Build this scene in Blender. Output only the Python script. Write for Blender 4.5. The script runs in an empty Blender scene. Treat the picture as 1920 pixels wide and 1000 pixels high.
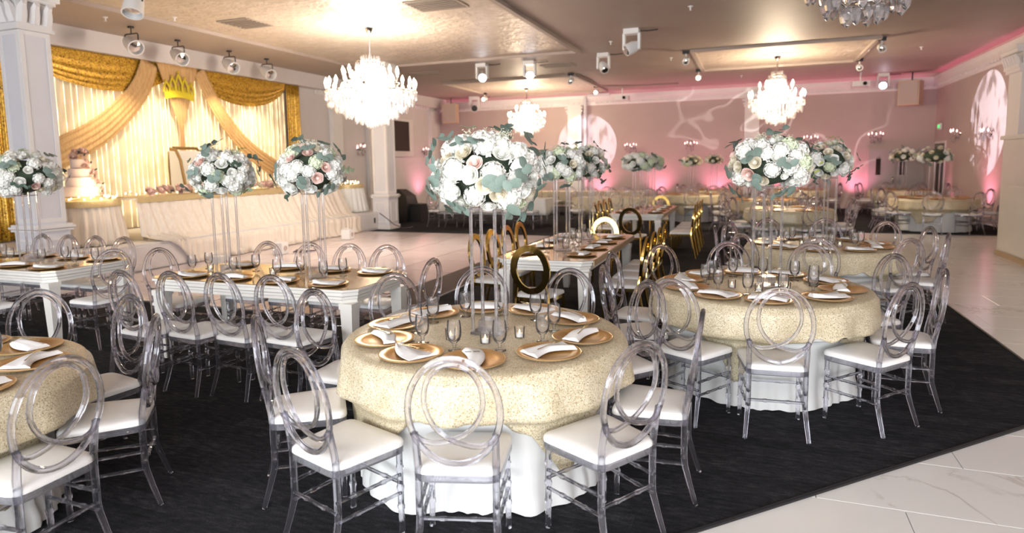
import bpy, math, random
from math import pi, sin, cos, radians, atan2, hypot, sqrt
from mathutils import Matrix, Vector
random.seed(7)
S = bpy.context.scene
COL = S.collection

# ------------------------------------------------------------------ camera
cam_d = bpy.data.cameras.new('camera')
cam = bpy.data.objects.new('camera', cam_d)
COL.objects.link(cam)
S.camera = cam
_r = Vector((0.93674, 0.34965, -0.0159)); _d = Vector((0.0234, -0.10789, -0.99389)); _f = Vector((-0.34923, 0.93065, -0.10925))
_m = Matrix((_r, -_d, -_f)).transposed().to_4x4()
cam.matrix_world = Matrix.Translation((0, 0, 1.7414)) @ _m
cam_d.sensor_width = 36.0
cam_d.lens = 1199.46 / 1920 * 36.0
cam_d.shift_y = -(500 - 439.73) / 1920
cam_d.clip_start = 0.05
cam_d.dof.use_dof = True
cam_d.dof.focus_distance = 4.1
cam_d.dof.aperture_fstop = 1.8

# ------------------------------------------------------------------ world, view
W = bpy.data.worlds.new('world'); S.world = W
W.use_nodes = True
W.node_tree.nodes['Background'].inputs[0].default_value = (0.95, 0.97, 1.0, 1)
W.node_tree.nodes['Background'].inputs[1].default_value = 1.0
S.view_settings.view_transform = 'Standard'
S.view_settings.look = 'None'
S.view_settings.gamma = 1.0
S.view_settings.use_curve_mapping = False
S.view_settings.exposure = 0.35
S.cycles.max_bounces = 10
S.cycles.diffuse_bounces = 4
S.cycles.glossy_bounces = 4
S.cycles.transmission_bounces = 8
S.cycles.transparent_max_bounces = 24
S.cycles.sample_clamp_indirect = 6.0
S.cycles.caustics_reflective = False
S.cycles.caustics_refractive = False

def lamp(name, typ, loc, energy, color=(1, 1, 1), aim=None, parent=None, **kw):
    l = bpy.data.lights.new(name, typ)
    l.energy = energy; l.color = color
    for k, v in kw.items(): setattr(l, k, v)
    o = bpy.data.objects.new(name, l); COL.objects.link(o)
    o.location = loc
    if aim is not None:
        d = Vector(aim) - Vector(loc)
        o.rotation_euler = d.to_track_quat('-Z', 'Y').to_euler()
    if parent is not None:
        o.parent = parent
    return o

# cool fill panels added behind the photographer, just inside the unseen front wall
FILL_COL = (0.93, 0.965, 1.0)
lamp('window_daylight', 'AREA', (-2.6, -4.75, 2.15), 760, FILL_COL, aim=(-2.4, 6, 1.0), shape='RECTANGLE', size=8.0, size_y=2.5)
lamp('window_daylight', 'AREA', (3.4, -4.75, 2.15), 290, FILL_COL, aim=(1.5, 6, 1.0), shape='RECTANGLE', size=3.0, size_y=2.5)

CEIL = 4.5
XL, XR, YB, YF = -12.5, 5.65, 25.0, -5.0

# ------------------------------------------------------------------ materials
def mat(name, col, rough=0.5, metal=0.0, **kw):
    m = bpy.data.materials.new(name); m.use_nodes = True
    b = m.node_tree.nodes['Principled BSDF']
    b.inputs['Base Color'].default_value = (*col, 1)
    b.inputs['Roughness'].default_value = rough
    b.inputs['Metallic'].default_value = metal
    for k, v in kw.items():
        b.inputs[k.replace('_', ' ')].default_value = v
    return m
def N(m, t, **kw):
    n = m.node_tree.nodes.new(t)
    for k, v in kw.items(): setattr(n, k, v)
    return n
def L(m, a, b): m.node_tree.links.new(a, b)
def ramp(m, fac, stops):
    r = N(m, 'ShaderNodeValToRGB')
    e = r.color_ramp.elements
    while len(e) < len(stops): e.new(0.5)
    for i, (p, c) in enumerate(stops):
        e[i].position = p; e[i].color = (*c, 1)
    L(m, fac, r.inputs[0]); return r
def coords(m, scale=(1, 1, 1), kind='Object'):
    tc = N(m, 'ShaderNodeTexCoord'); mp = N(m, 'ShaderNodeMapping')
    mp.inputs['Scale'].default_value = scale
    L(m, tc.outputs[kind], mp.inputs[0]); return mp.outputs[0]
def noise(m, vec, scale, detail=4, rough=0.55, dist=0.0):
    n = N(m, 'ShaderNodeTexNoise')
    n.inputs['Scale'].default_value = scale; n.inputs['Detail'].default_value = detail
    n.inputs['Roughness'].default_value = rough; n.inputs['Distortion'].default_value = dist
    L(m, vec, n.inputs['Vector']); return n
def bump(m, h, strength=0.3, dist=0.01):
    b = N(m, 'ShaderNodeBump'); b.inputs['Strength'].default_value = strength; b.inputs['Distance'].default_value = dist
    L(m, h, b.inputs['Height']); L(m, b.outputs[0], m.node_tree.nodes['Principled BSDF'].inputs['Normal'])
def BS(m): return m.node_tree.nodes['Principled BSDF']

def noisy(name, c1, c2, scale, rough=0.6, bs=0.0, bscale=None, metal=0.0, sc=(1, 1, 1), stops=(0.35, 0.65), kind='Object', bd=0.01, **kw):
    m = mat(name, c1, rough, metal, **kw)
    v = coords(m, sc, kind)
    n = noise(m, v, scale)
    r = ramp(m, n.outputs['Fac'], [(stops[0], c1), (stops[1], c2)])
    L(m, r.outputs[0], BS(m).inputs['Base Color'])
    if bs:
        n2 = noise(m, v, bscale or scale * 3)
        bump(m, n2.outputs['Fac'], bs, bd)
    return m

M = {}
def acrylic(name, tint, clear, ior=1.45, rough=0.02, milky=0.02, edge=0.30):
    m = bpy.data.materials.new(name); m.use_nodes = True
    nt = m.node_tree; nt.nodes.clear()
    out = nt.nodes.new('ShaderNodeOutputMaterial')
    tr = nt.nodes.new('ShaderNodeBsdfTransparent'); tr.inputs[0].default_value = (*tint, 1)
    gl = nt.nodes.new('ShaderNodeBsdfGlass'); gl.inputs['Color'].default_value = (*tint, 1); gl.inputs['IOR'].default_value = ior; gl.inputs['Roughness'].default_value = rough
    mx = nt.nodes.new('ShaderNodeMixShader'); mx.inputs[0].default_value = 1 - clear
    nt.links.new(gl.outputs[0], mx.inputs[2])
    gs = nt.nodes.new('ShaderNodeBsdfGlossy'); gs.inputs['Roughness'].default_value = 0.08
    lw = nt.nodes.new('ShaderNodeLayerWeight'); lw.inputs[0].default_value = edge
    df = nt.nodes.new('ShaderNodeBsdfDiffuse'); df.inputs[0].default_value = (0.88, 0.88, 0.93, 1)
    tl = nt.nodes.new('ShaderNodeBsdfTranslucent'); tl.inputs[0].default_value = (0.9, 0.9, 0.93, 1)
    dt = nt.nodes.new('ShaderNodeMixShader'); nt.links.new(df.outputs[0], dt.inputs[1]); nt.links.new(tl.outputs[0], dt.inputs[2])
    m2 = nt.nodes.new('ShaderNodeMixShader'); nt.links.new(lw.outputs['Fresnel'], m2.inputs[0])
    nt.links.new(tr.outputs[0], m2.inputs[1]); nt.links.new(gs.outputs[0], m2.inputs[2])
    nt.links.new(m2.outputs[0], mx.inputs[1])
    m3 = nt.nodes.new('ShaderNodeMixShader'); m3.inputs[0].default_value = milky
    nt.links.new(mx.outputs[0], m3.inputs[1]); nt.links.new(dt.outputs[0], m3.inputs[2])
    nt.links.new(m3.outputs[0], out.inputs[0])
    return m
M['acrylic'] = acrylic('acrylic', (0.95, 0.95, 0.99), 0.48)
M['acrylic_frame'] = acrylic('acrylic_frame', (0.93, 0.93, 0.98), 0.62, milky=0.16)
M['rod'] = acrylic('acrylic_rod', (0.97, 0.97, 0.98), 0.60, milky=0.10)
M['glass'] = acrylic('glass', (0.995, 0.995, 0.995), 0.95, milky=0.03, edge=0.20)
M['crystal'] = acrylic('crystal', (0.98, 0.97, 0.97), 0.25, 1.55, milky=0.20)
M['white_seat'] = noisy('white_leatherette', (0.90, 0.895, 0.88), (0.86, 0.855, 0.84), 6, 0.42, 0.08, 220)
M['white_cloth'] = noisy('white_cloth', (0.80, 0.81, 0.80), (0.77, 0.78, 0.77), 3, 0.8, 0.12, 300)
M['napkin'] = noisy('napkin_linen', (0.92, 0.92, 0.91), (0.88, 0.88, 0.87), 8, 0.8, 0.1, 500)
M['white_paint'] = noisy('white_paint', (0.83, 0.81, 0.76), (0.79, 0.77, 0.72), 3, 0.35)
M['gold'] = mat('polished_gold', (0.80, 0.55, 0.16), 0.13, 1.0)
M['dark_gold'] = mat('brushed_brass', (0.50, 0.40, 0.18), 0.22, 1.0)
M['charger'] = noisy('gold_charger', (0.62, 0.33, 0.09), (0.70, 0.40, 0.13), 9, 0.28, metal=0.55)
M['charger_rim'] = mat('charger_rim', (0.74, 0.52, 0.26), 0.3, 0.7)
M['silver'] = mat('gilt_fork', (0.72, 0.58, 0.30), 0.22, 1.0)
M['mirror_top'] = noisy('bronze_mirror_top', (0.55, 0.40, 0.20), (0.60, 0.44, 0.24), 2, 0.12, metal=0.75)
M['wood_edge'] = noisy('gilded_wood', (0.50, 0.36, 0.22), (0.42, 0.30, 0.18), 14, 0.45, sc=(1, 8, 8))
M['black'] = mat('black_plastic', (0.011, 0.011, 0.013), 0.45)
M['white_plastic'] = mat('white_plastic', (0.82, 0.82, 0.82), 0.35)
M['chrome'] = mat('chrome', (0.85, 0.85, 0.85), 0.12, 1.0)
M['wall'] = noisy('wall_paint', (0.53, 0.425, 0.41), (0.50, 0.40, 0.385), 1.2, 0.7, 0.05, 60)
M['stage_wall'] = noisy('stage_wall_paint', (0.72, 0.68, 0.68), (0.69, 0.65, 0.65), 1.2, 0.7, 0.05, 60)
M['trim'] = noisy('trim_paint', (0.80, 0.78, 0.775), (0.77, 0.75, 0.745), 2, 0.45)
M['column'] = noisy('column_paint', (0.70, 0.70, 0.74), (0.67, 0.67, 0.71), 2, 0.5)
M['riser'] = noisy('riser_paint', (0.72, 0.70, 0.71), (0.66, 0.64, 0.65), 3, 0.5)
M['bar_paint'] = noisy('bar_paint', (0.78, 0.74, 0.67), (0.75, 0.71, 0.64), 2, 0.3)
M['ceil'] = noisy('ceiling_paint', (0.43, 0.355, 0.315), (0.395, 0.325, 0.285), 1.0, 0.55, 0.25, 35)
M['ceil_panel'] = noisy('embossed_ceiling', (0.62, 0.525, 0.44), (0.52, 0.435, 0.355), 5, 0.36, 1.0, 7, metal=0.1, bd=0.05)
M['vent'] = mat('vent_paint', (0.34, 0.28, 0.23), 0.6)
M['speaker'] = mat('speaker_tan', (0.60, 0.45, 0.33), 0.6)
M['grille'] = noisy('speaker_grille', (0.56, 0.46, 0.42), (0.46, 0.37, 0.34), 400, 0.6)
M['screen'] = mat('dark_screen', (0.02, 0.012, 0.01), 0.12)
M['leaf'] = noisy('eucalyptus_leaf', (0.115, 0.17, 0.145), (0.22, 0.285, 0.245), 20, 0.55)
M['leaf_dark'] = noisy('dark_leaf', (0.045, 0.085, 0.06), (0.09, 0.14, 0.10), 20, 0.5)
M['leaf_lime'] = noisy('lime_leaf', (0.42, 0.43, 0.05), (0.26, 0.33, 0.10), 30, 0.5)
M['leaf_light'] = noisy('pale_leaf', (0.42, 0.50, 0.32), (0.33, 0.42, 0.28), 20, 0.5)
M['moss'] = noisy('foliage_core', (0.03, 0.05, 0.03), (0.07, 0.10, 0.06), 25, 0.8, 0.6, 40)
M['petal_w'] = noisy('white_petal', (0.93, 0.93, 0.89), (0.88, 0.885, 0.82), 25, 0.6, Subsurface_Weight=0.0)
M['petal_c'] = noisy('cream_petal', (0.86, 0.81, 0.68), (0.82, 0.75, 0.58), 25, 0.6)
M['petal_p'] = noisy('blush_petal', (0.93, 0.74, 0.67), (0.90, 0.65, 0.58), 25, 0.6)
M['petal_g'] = noisy('green_white_petal', (0.78, 0.84, 0.66), (0.66, 0.75, 0.50), 25, 0.6)
M['petal_pink'] = noisy('pink_petal', (0.86, 0.50, 0.46), (0.90, 0.62, 0.58), 25, 0.6)
M['fondant'] = noisy('pink_fondant', (0.92, 0.78, 0.71), (0.90, 0.75, 0.68), 6, 0.5)
M['tan_sheer'] = noisy('tan_sheer', (0.55, 0.33, 0.14), (0.66, 0.44, 0.21), 4, 0.75, sc=(8, 8, 0.6), Transmission_Weight=0.0)
M['cream_sheer'] = noisy('cream_sheer', (0.86, 0.76, 0.58), (0.80, 0.68, 0.48), 3, 0.75, sc=(10, 10, 0.25))
M['skirt'] = noisy('tulle_skirt', (0.82, 0.76, 0.68), (0.74, 0.67, 0.59), 3, 0.85, sc=(10, 10, 0.4))
M['runner'] = noisy('champagne_runner', (0.62, 0.50, 0.28), (0.50, 0.39, 0.19), 60, 0.45, metal=0.3)
M['crown'] = mat('glitter_crown', (0.80, 0.66, 0.04), 0.35, 0.35)
M['upholstery'] = mat('white_upholstery', (0.85, 0.82, 0.76), 0.6)
M['frame_gold'] = mat('antique_gold', (0.36, 0.24, 0.10), 0.35, 0.8)
M['door'] = noisy('door_paint', (0.42, 0.39, 0.39), (0.39, 0.36, 0.36), 3, 0.5)
M['ink'] = mat('black_ink', (0.02, 0.02, 0.02), 0.6)
M['cable'] = mat('purple_black_cable', (0.05, 0.03, 0.06), 0.5)
M['brown_edge'] = noisy('edging_carpet', (0.085, 0.055, 0.05), (0.06, 0.04, 0.036), 60, 0.9, 0.3, 300)

def emis(name, col, st):
    m = bpy.data.materials.new(name); m.use_nodes = True
    b = BS(m); b.inputs['Base Color'].default_value = (*col, 1)
    b.inputs['Emission Color'].default_value = (*col, 1); b.inputs['Emission Strength'].default_value = st
    return m
M['bulb'] = emis('lit_bulb', (1.0, 0.86, 0.62), 16)
M['fairy'] = emis('fairy_bulb', (1.0, 0.70, 0.34), 22)
M['strand'] = emis('warm_strand', (1.0, 0.80, 0.46), 4)
M['lens_white'] = emis('lit_lens', (0.86, 0.88, 1.0), 14)
M['lens_warm'] = emis('warm_lens', (1.0, 0.80, 0.62), 7)
M['sconce_bulb'] = emis('sconce_bulb', (1.0, 0.55, 0.50), 4)  # emission added for the pink gleam of the sconce crystals
M['pink_lens'] = emis('pink_lens', (1.0, 0.36, 0.52), 10)
M['exit'] = emis('exit_green', (0.10, 0.75, 0.22), 0.8)
M['flame'] = emis('candle_flame', (1.0, 0.62, 0.25), 12)

def sequin(name, cA, cB, cC, scale, metal, rough):
    m = mat(name, cA, rough, metal)
    v = coords(m)
    vo = N(m, 'ShaderNodeTexVoronoi'); vo.inputs['Scale'].default_value = scale
    L(m, v, vo.inputs['Vector'])
    bw = N(m, 'ShaderNodeSeparateColor'); L(m, vo.outputs['Color'], bw.inputs[0])
    r = ramp(m, bw.outputs[0], [(0.0, cC), (0.09, cB), (0.42, cA), (0.92, (min(1, cA[0] * 1.25), min(1, cA[1] * 1.25), min(1, cA[2] * 1.3)))])
    r.color_ramp.interpolation = 'CONSTANT'
    n = noise(m, v, 7, 3)
    r2 = ramp(m, n.outputs['Fac'], [(0.3, (0.86, 0.82, 0.74)), (0.7, (1, 1, 1))])
    mx = N(m, 'ShaderNodeMix', data_type='RGBA', blend_type='MULTIPLY'); mx.inputs[0].default_value = 1
    L(m, r.outputs[0], mx.inputs[6]); L(m, r2.outputs[0], mx.inputs[7])
    L(m, mx.outputs[2], BS(m).inputs['Base Color'])
    bump(m, vo.outputs['Color'], 0.4, 0.003)
    return m
M['sequin'] = sequin('champagne_sequin', (0.76, 0.70, 0.54), (0.63, 0.54, 0.36), (0.34, 0.26, 0.14), 250, 0.06, 0.42)
M['sequin_gold'] = sequin('gold_sequin', (0.66, 0.40, 0.05), (0.44, 0.24, 0.02), (0.16, 0.08, 0.01), 45, 0.45, 0.34)

def carpet_mat():
    m = mat('charcoal_carpet', (0.02, 0.02, 0.023), 0.95, Specular_IOR_Level=0.08)
    v = coords(m)
    br = N(m, 'ShaderNodeTexBrick'); br.inputs['Scale'].default_value = 1.0
    br.inputs['Mortar Size'].default_value = 0.0; br.inputs['Brick Width'].default_value = 0.5; br.inputs['Row Height'].default_value = 0.125
    br.inputs['Color1'].default_value = (0.2, 0.2, 0.2, 1); br.inputs['Color2'].default_value = (0.8, 0.8, 0.8, 1)
    L(m, v, br.inputs['Vector'])
    mp = N(m, 'ShaderNodeMapping'); mp.inputs['Scale'].default_value = (11, 40, 1); L(m, v, mp.inputs[0])
    n1 = noise(m, mp.outputs[0], 1.0, 3, 0.6)
    n2 = noise(m, v, 260, 2, 0.6)
    a = N(m, 'ShaderNodeMath', operation='ADD'); L(m, n1.outputs['Fac'], a.inputs[0]); L(m, n2.outputs['Fac'], a.inputs[1])
    b = N(m, 'ShaderNodeMath', operation='MULTIPLY_ADD'); L(m, br.outputs['Color'], b.inputs[0]); b.inputs[1].default_value = 0.34; L(m, a.outputs[0], b.inputs[2])
    r = ramp(m, b.outputs[0], [(0.82, (0.011, 0.011, 0.013)), (1.16, (0.026, 0.026, 0.030)), (1.0, (0.085, 0.085, 0.092))])
    r.color_ramp.elements[0].position = 0.42; r.color_ramp.elements[1].position = 0.62; r.color_ramp.elements[2].position = 0.86
    sc = N(m, 'ShaderNodeMath', operation='MULTIPLY'); sc.inputs[1].default_value = 0.5
    L(m, b.outputs[0], sc.inputs[0]); L(m, sc.outputs[0], r.inputs[0])
    L(m, r.outputs[0], BS(m).inputs['Base Color'])
    bump(m, n2.outputs['Fac'], 0.6, 0.006)
    return m
M['carpet'] = carpet_mat()

def marble_mat(name, base, vein, rough):
    m = mat(name, base, rough)
    g = N(m, 'ShaderNodeObjectInfo')
    tc = N(m, 'ShaderNodeTexCoord')
    ad = N(m, 'ShaderNodeVectorMath', operation='MULTIPLY_ADD')
    L(m, g.outputs['Random'], ad.inputs[0]); ad.inputs[1].default_value = (17, 23, 5); L(m, tc.outputs['Object'], ad.inputs[2])
    n = noise(m, ad.outputs[0], 1.3, 6, 0.6, 0.9)
    s = N(m, 'ShaderNodeMath', operation='SUBTRACT'); L(m, n.outputs['Fac'], s.inputs[0]); s.inputs[1].default_value = 0.5
    ab = N(m, 'ShaderNodeMath', operation='ABSOLUTE'); L(m, s.outputs[0], ab.inputs[0])
    n3 = noise(m, ad.outputs[0], 1.1, 2)
    k = ramp(m, n3.outputs['Fac'], [(0.50, (0, 0, 0)), (0.68, (1, 1, 1))])
    r = ramp(m, ab.outputs[0], [(0.0, (1, 1, 1)), (0.022, (0, 0, 0))])
    mu = N(m, 'ShaderNodeMath', operation='MULTIPLY'); L(m, r.outputs[0], mu.inputs[0]); L(m, k.outputs[0], mu.inputs[1])
    mx = N(m, 'ShaderNodeMix', data_type='RGBA'); L(m, mu.outputs[0], mx.inputs[0])
    mx.inputs[6].default_value = (*base, 1); mx.inputs[7].default_value = (*vein, 1)
    L(m, mx.outputs[2], BS(m).inputs['Base Color'])
    return m
M['marble'] = marble_mat('white_marble', (0.80, 0.79, 0.77), (0.52, 0.48, 0.43), 0.16)
M['dance'] = marble_mat('dance_floor_marble', (0.67, 0.57, 0.575), (0.55, 0.46, 0.465), 0.10)
M['grout'] = mat('dark_grout', (0.16, 0.15, 0.14), 0.9)

# ------------------------------------------------------------------ mesh helpers
class MB:
    def __init__(s): s.v = []; s.f = []; s.mi = []; s.cur = 0
    def add(s, vs, fs, T=None):
        o = len(s.v)
        s.v += [tuple(T @ Vector(p)) for p in vs] if T is not None else [tuple(p) for p in vs]
        s.f += [tuple(i + o for i in f) for f in fs]; s.mi += [s.cur] * len(fs); return s
    def box(s, c, d, rz=0.0, T=None):
        x, y, z = d[0] / 2, d[1] / 2, d[2] / 2
        vs = [(sx * x, sy * y, sz * z) for sz in (-1, 1) for sy in (-1, 1) for sx in (-1, 1)]
        ca, sa = cos(rz), sin(rz)
        vs = [(c[0] + p[0] * ca - p[1] * sa, c[1] + p[0] * sa + p[1] * ca, c[2] + p[2]) for p in vs]
        return s.add(vs, [(0, 2, 3, 1), (4, 5, 7, 6), (0, 1, 5, 4), (2, 6, 7, 3), (0, 4, 6, 2), (1, 3, 7, 5)], T)
    def tube(s, path, r, n=8, closed=False, cap=True, flat=1.0, up=None):
        P = [Vector(p) for p in path]; k = len(P)
        rr = r if isinstance(r, (list, tuple)) else [r] * k
        tang = []
        for i in range(k):
            a = P[(i - 1) % k] if (closed or i > 0) else P[i]
            b = P[(i + 1) % k] if (closed or i < k - 1) else P[i]
            t = b - a
            tang.append(t.normalized() if t.length > 1e-9 else Vector((0, 0, 1)))
        if up is None:
            up = Vector((0, 0, 1)) if abs(tang[0].z) < 0.9 else Vector((0, 1, 0))
            fixed = False
        else:
            up = Vector(up); fixed = True
        u = (up - tang[0] * up.dot(tang[0])).normalized()
        vs = []
        for i in range(k):
            t = tang[i]
            if fixed: u = up - t * up.dot(t)
            else: u = u - t * u.dot(t)
            if u.length < 1e-6: u = t.orthogonal()
            u = u.normalized(); w = t.cross(u)
            for j in range(n):
                a = 2 * pi * j / n
                vs.append(P[i] + (u * cos(a) * flat + w * sin(a)) * rr[i])
        fs = []
        for i in range(k if closed else k - 1):
            i2 = (i + 1) % k
            for j in range(n):
                j2 = (j + 1) % n
                fs.append((i * n + j, i * n + j2, i2 * n + j2, i2 * n + j))
        if cap and not closed:
            fs.append(tuple(range(n - 1, -1, -1))); fs.append(tuple(range((k - 1) * n, k * n)))
        return s.add(vs, fs)
    def lathe(s, prof, n=16, c=(0, 0, 0), T=None, a0=0.0):
        vs = []; fs = []
        for r, z in prof:
            for j in range(n):
                a = 2 * pi * j / n + a0
                vs.append((c[0] + r * cos(a), c[1] + r * sin(a), c[2] + z))
        for i in range(len(prof) - 1):
            for j in range(n):
                j2 = (j + 1) % n
                fs.append((i * n + j, i * n + j2, (i + 1) * n + j2, (i + 1) * n + j))
        if prof[0][0] > 1e-6: fs.append(tuple(range(n - 1, -1, -1)))
        if prof[-1][0] > 1e-6: fs.append(tuple(range((len(prof) - 1) * n, len(prof) * n)))
        return s.add(vs, fs, T)
    def loft(s, rings, cap=True):
        n = len(rings[0]); vs = [p for r in rings for p in r]; fs = []
        for i in range(len(rings) - 1):
            for j in range(n):
                j2 = (j + 1) % n
                fs.append((i * n + j, i * n + j2, (i + 1) * n + j2, (i + 1) * n + j))
        if cap:
            fs.append(tuple(range(n - 1, -1, -1))); fs.append(tuple(range((len(rings) - 1) * n, len(rings) * n)))
        return s.add(vs, fs)
    def grid(s, fn, nu, nv, wrap=False, thick=None):
        vs = [fn(i / nu, j / nv) for j in range(nv + 1) for i in range(nu if wrap else nu + 1)]
        w = nu if wrap else nu + 1; fs = []
        for j in range(nv):
            for i in range(nu):
                i2 = (i + 1) % w if wrap else i + 1
                fs.append((j * w + i, j * w + i2, (j + 1) * w + i2, (j + 1) * w + i))
        return s.add(vs, fs)
    def mesh(s, name, mats, smooth=True, ang=38):
        me = bpy.data.meshes.new(name)
        me.from_pydata(s.v, [], s.f)
        for m in (mats if isinstance(mats, (list, tuple)) else [mats]):
            me.materials.append(M[m] if isinstance(m, str) else m)
        if any(s.mi): me.polygons.foreach_set('material_index', s.mi)
        if smooth:
            me.polygons.foreach_set('use_smooth', [True] * len(me.polygons))
            me.set_sharp_from_angle(angle=radians(ang))
        me.validate(); me.update()
        return me
    def build(s, name, mats, parent=None, **kw):
        return obj(name, s.mesh(name, mats, **kw), parent)

def obj(name, me, parent=None, loc=None, rot=None, scale=None):
    o = bpy.data.objects.new(name, me); COL.objects.link(o)
    if parent is not None: o.parent = parent
    if loc is not None: o.location = loc
    if rot is not None: o.rotation_euler = rot
    if scale is not None: o.scale = scale
    return o
def tag(o, label, cat, group=None):
    o['label'] = label; o['category'] = cat
    if group: o['group'] = group
    return o
def thing(name, label, cat, loc=(0, 0, 0), rz=0.0, group=None):
    o = bpy.data.objects.new(name, None); COL.objects.link(o)
    o.location = loc; o.rotation_euler = (0, 0, rz); o.empty_display_size = 0.1
    return tag(o, label, cat, group)
def struct(o):
    o['kind'] = 'structure'; return o
def solid(o, t, off=-1.0):
    md = o.modifiers.new('thickness', 'SOLIDIFY'); md.thickness = t; md.offset = off
    return o
# ------------------------------------------------------------------ floor
floor = struct(MB().box(((XL + XR) / 2 - 0.2, (YB + YF) / 2, -0.056), (XR - XL + 0.8, YB - YF + 0.4, 0.088)).build('floor', 'grout'))
MB().box((-0.5, -1.75, -0.006), (12.2, 6.4, 0.012)).build('floor_slab', 'marble', floor)
tile_me = {}
def tile(name, x0, x1, y0, y1, z0, z1, m, parent):
    key = (name, round(x1 - x0, 3), round(y1 - y0, 3), z1 - z0)
    if key not in tile_me:
        w, d, h = (x1 - x0) / 2, (y1 - y0) / 2, z1 - z0
        b = 0.0012
        rg = lambda i, z: [(-w + i, -d + i, z), (w - i, -d + i, z), (w - i, d - i, z), (-w + i, d - i, z)]
        tile_me[key] = MB().loft([rg(0, 0), rg(0, h - b), rg(b, h)]).mesh(name, m, smooth=False)
    return obj(name, tile_me[key], parent, ((x0 + x1) / 2, (y0 + y1) / 2, z0))
TW, TD, GAP = 1.2, 0.6, 0.004
for k in range(-3, 23):
    y0 = 3.485 + TD * k; y1 = y0 + TD
    x0 = 0.35 - 0.4 * k
    while x0 > -3.6: x0 -= TW
    while x0 < XR:
        a, b = max(x0, -3.6), min(x0 + TW, XR)
        vis = (b > 2.15 and y0 < 17.0) or (y0 < b + 3.3)
        if vis and b - a > 0.05 and y0 > 1.4:
            tile('tile', a + GAP / 2, b - GAP / 2, y0 + GAP / 2, y1 - GAP / 2, -0.012, 0.0, 'marble', floor)
        x0 += TW
cp = [(-8.17, -5), (2.2, 5.37), (2.2, 16.9), (XR, 16.9), (XR, YB), (XL - 0.1, YB), (XL - 0.1, -5)]
cb = MB()
n = len(cp)
cb.add([(x, y, 0.001) for x, y in cp] + [(x, y, 0.010) for x, y in cp], [tuple(range(n, 2 * n)), tuple(range(n - 1, -1, -1))] + [(i, (i + 1) % n, n + (i + 1) % n, n + i) for i in range(n)])
carpet = struct(cb.build('floor_carpet', 'carpet', smooth=False))
eb = MB()
for (xa, ya), (xb, yb) in (((-6.0, -2.83), (2.2, 5.37)), ((2.2, 5.37), (2.2, 16.9)), ((2.2, 16.9), (XR, 16.9))):
    eb.tube([(xa, ya, 0.008), (xb, yb, 0.008)], 0.012, 6)
eb.build('edge_strip', 'black', carpet)

# dance floor: square marble panels on a low deck
DX0, DX1, DY0, DY1 = -9.62, -4.45, 6.05, 14.45
deck = struct(MB().box(((DX0 + DX1) / 2, (DY0 + DY1) / 2, 0.017), (DX1 - DX0, DY1 - DY0, 0.014)).build('floor_dance', 'grout'))
nx, ny = 5, 8
for i in range(nx):
    for j in range(ny):
        x0 = DX0 + (DX1 - DX0) * i / nx; x1 = DX0 + (DX1 - DX0) * (i + 1) / nx
        y0 = DY0 + (DY1 - DY0) * j / ny; y1 = DY0 + (DY1 - DY0) * (j + 1) / ny
        tile('dance_tile', x0 + 0.010, x1 - 0.010, y0 + 0.010, y1 - 0.010, 0.024, 0.034, 'dance', deck)
rp = MB()
rp.add([(DX1, DY0, 0.010), (DX1, DY1, 0.010), (DX1 + 0.62, DY1, 0.010), (DX1 + 0.62, DY0, 0.010), (DX1, DY0, 0.034), (DX1, DY1, 0.034), (DX1 + 0.60, DY1, 0.016), (DX1 + 0.60, DY0, 0.016)],
       [(4, 7, 6, 5), (0, 1, 2, 3), (3, 2, 6, 7), (0, 4, 5, 1), (0, 3, 7, 4), (1, 5, 6, 2)])
rp.build('edge_ramp', 'brown_edge', deck, smooth=False)
MB().tube([(DX1 + 0.61, DY0, 0.015), (DX1 + 0.61, DY1, 0.015)], 0.010, 6).build('edge_bead', 'riser', deck)

# ------------------------------------------------------------------ walls and ceiling
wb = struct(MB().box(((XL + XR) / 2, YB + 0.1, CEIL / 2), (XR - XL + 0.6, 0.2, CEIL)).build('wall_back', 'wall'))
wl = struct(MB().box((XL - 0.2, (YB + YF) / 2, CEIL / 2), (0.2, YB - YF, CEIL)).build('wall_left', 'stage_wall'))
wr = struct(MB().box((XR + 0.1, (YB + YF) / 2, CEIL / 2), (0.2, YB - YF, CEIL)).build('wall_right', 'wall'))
fb = MB()
fb.box(((XL + XR) / 2, YF - 0.1, 0.4), (XR - XL + 0.4, 0.2, 0.8)); fb.box(((XL + XR) / 2, YF - 0.1, 4.0), (XR - XL + 0.4, 0.2, 1.0))
fb.box((XL + 2.6, YF - 0.1, 2.15), (5.6, 0.2, 2.7)); fb.box((1.65, YF - 0.1, 2.15), (0.5, 0.2, 2.7)); fb.box((5.35, YF - 0.1, 2.15), (0.9, 0.2, 2.7))
wf = struct(fb.build('wall_front', 'wall'))
for k, (x0, x1) in enumerate(((-7.1, 1.4), (1.9, 4.9))):
    m = MB()
    nn = 5 if k == 0 else 2
    for i in range(nn + 1): m.box((x0 + (x1 - x0) * i / nn, YF - 0.1, 2.15), (0.06, 0.1, 2.7))
    m.box(((x0 + x1) / 2, YF - 0.1, 0.83), (x1 - x0, 0.1, 0.06)); m.box(((x0 + x1) / 2, YF - 0.1, 3.47), (x1 - x0, 0.1, 0.06))
    struct(m.build('window_%d' % (k + 1), 'trim', smooth=False))  # unseen windows, made up to go with the fill panels
ceil = struct(MB().box(((XL + XR) / 2 - 0.1, (YB + YF) / 2, CEIL + 0.1), (XR - XL + 0.8, YB - YF + 0.4, 0.2)).build('ceiling', 'ceil'))

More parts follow.
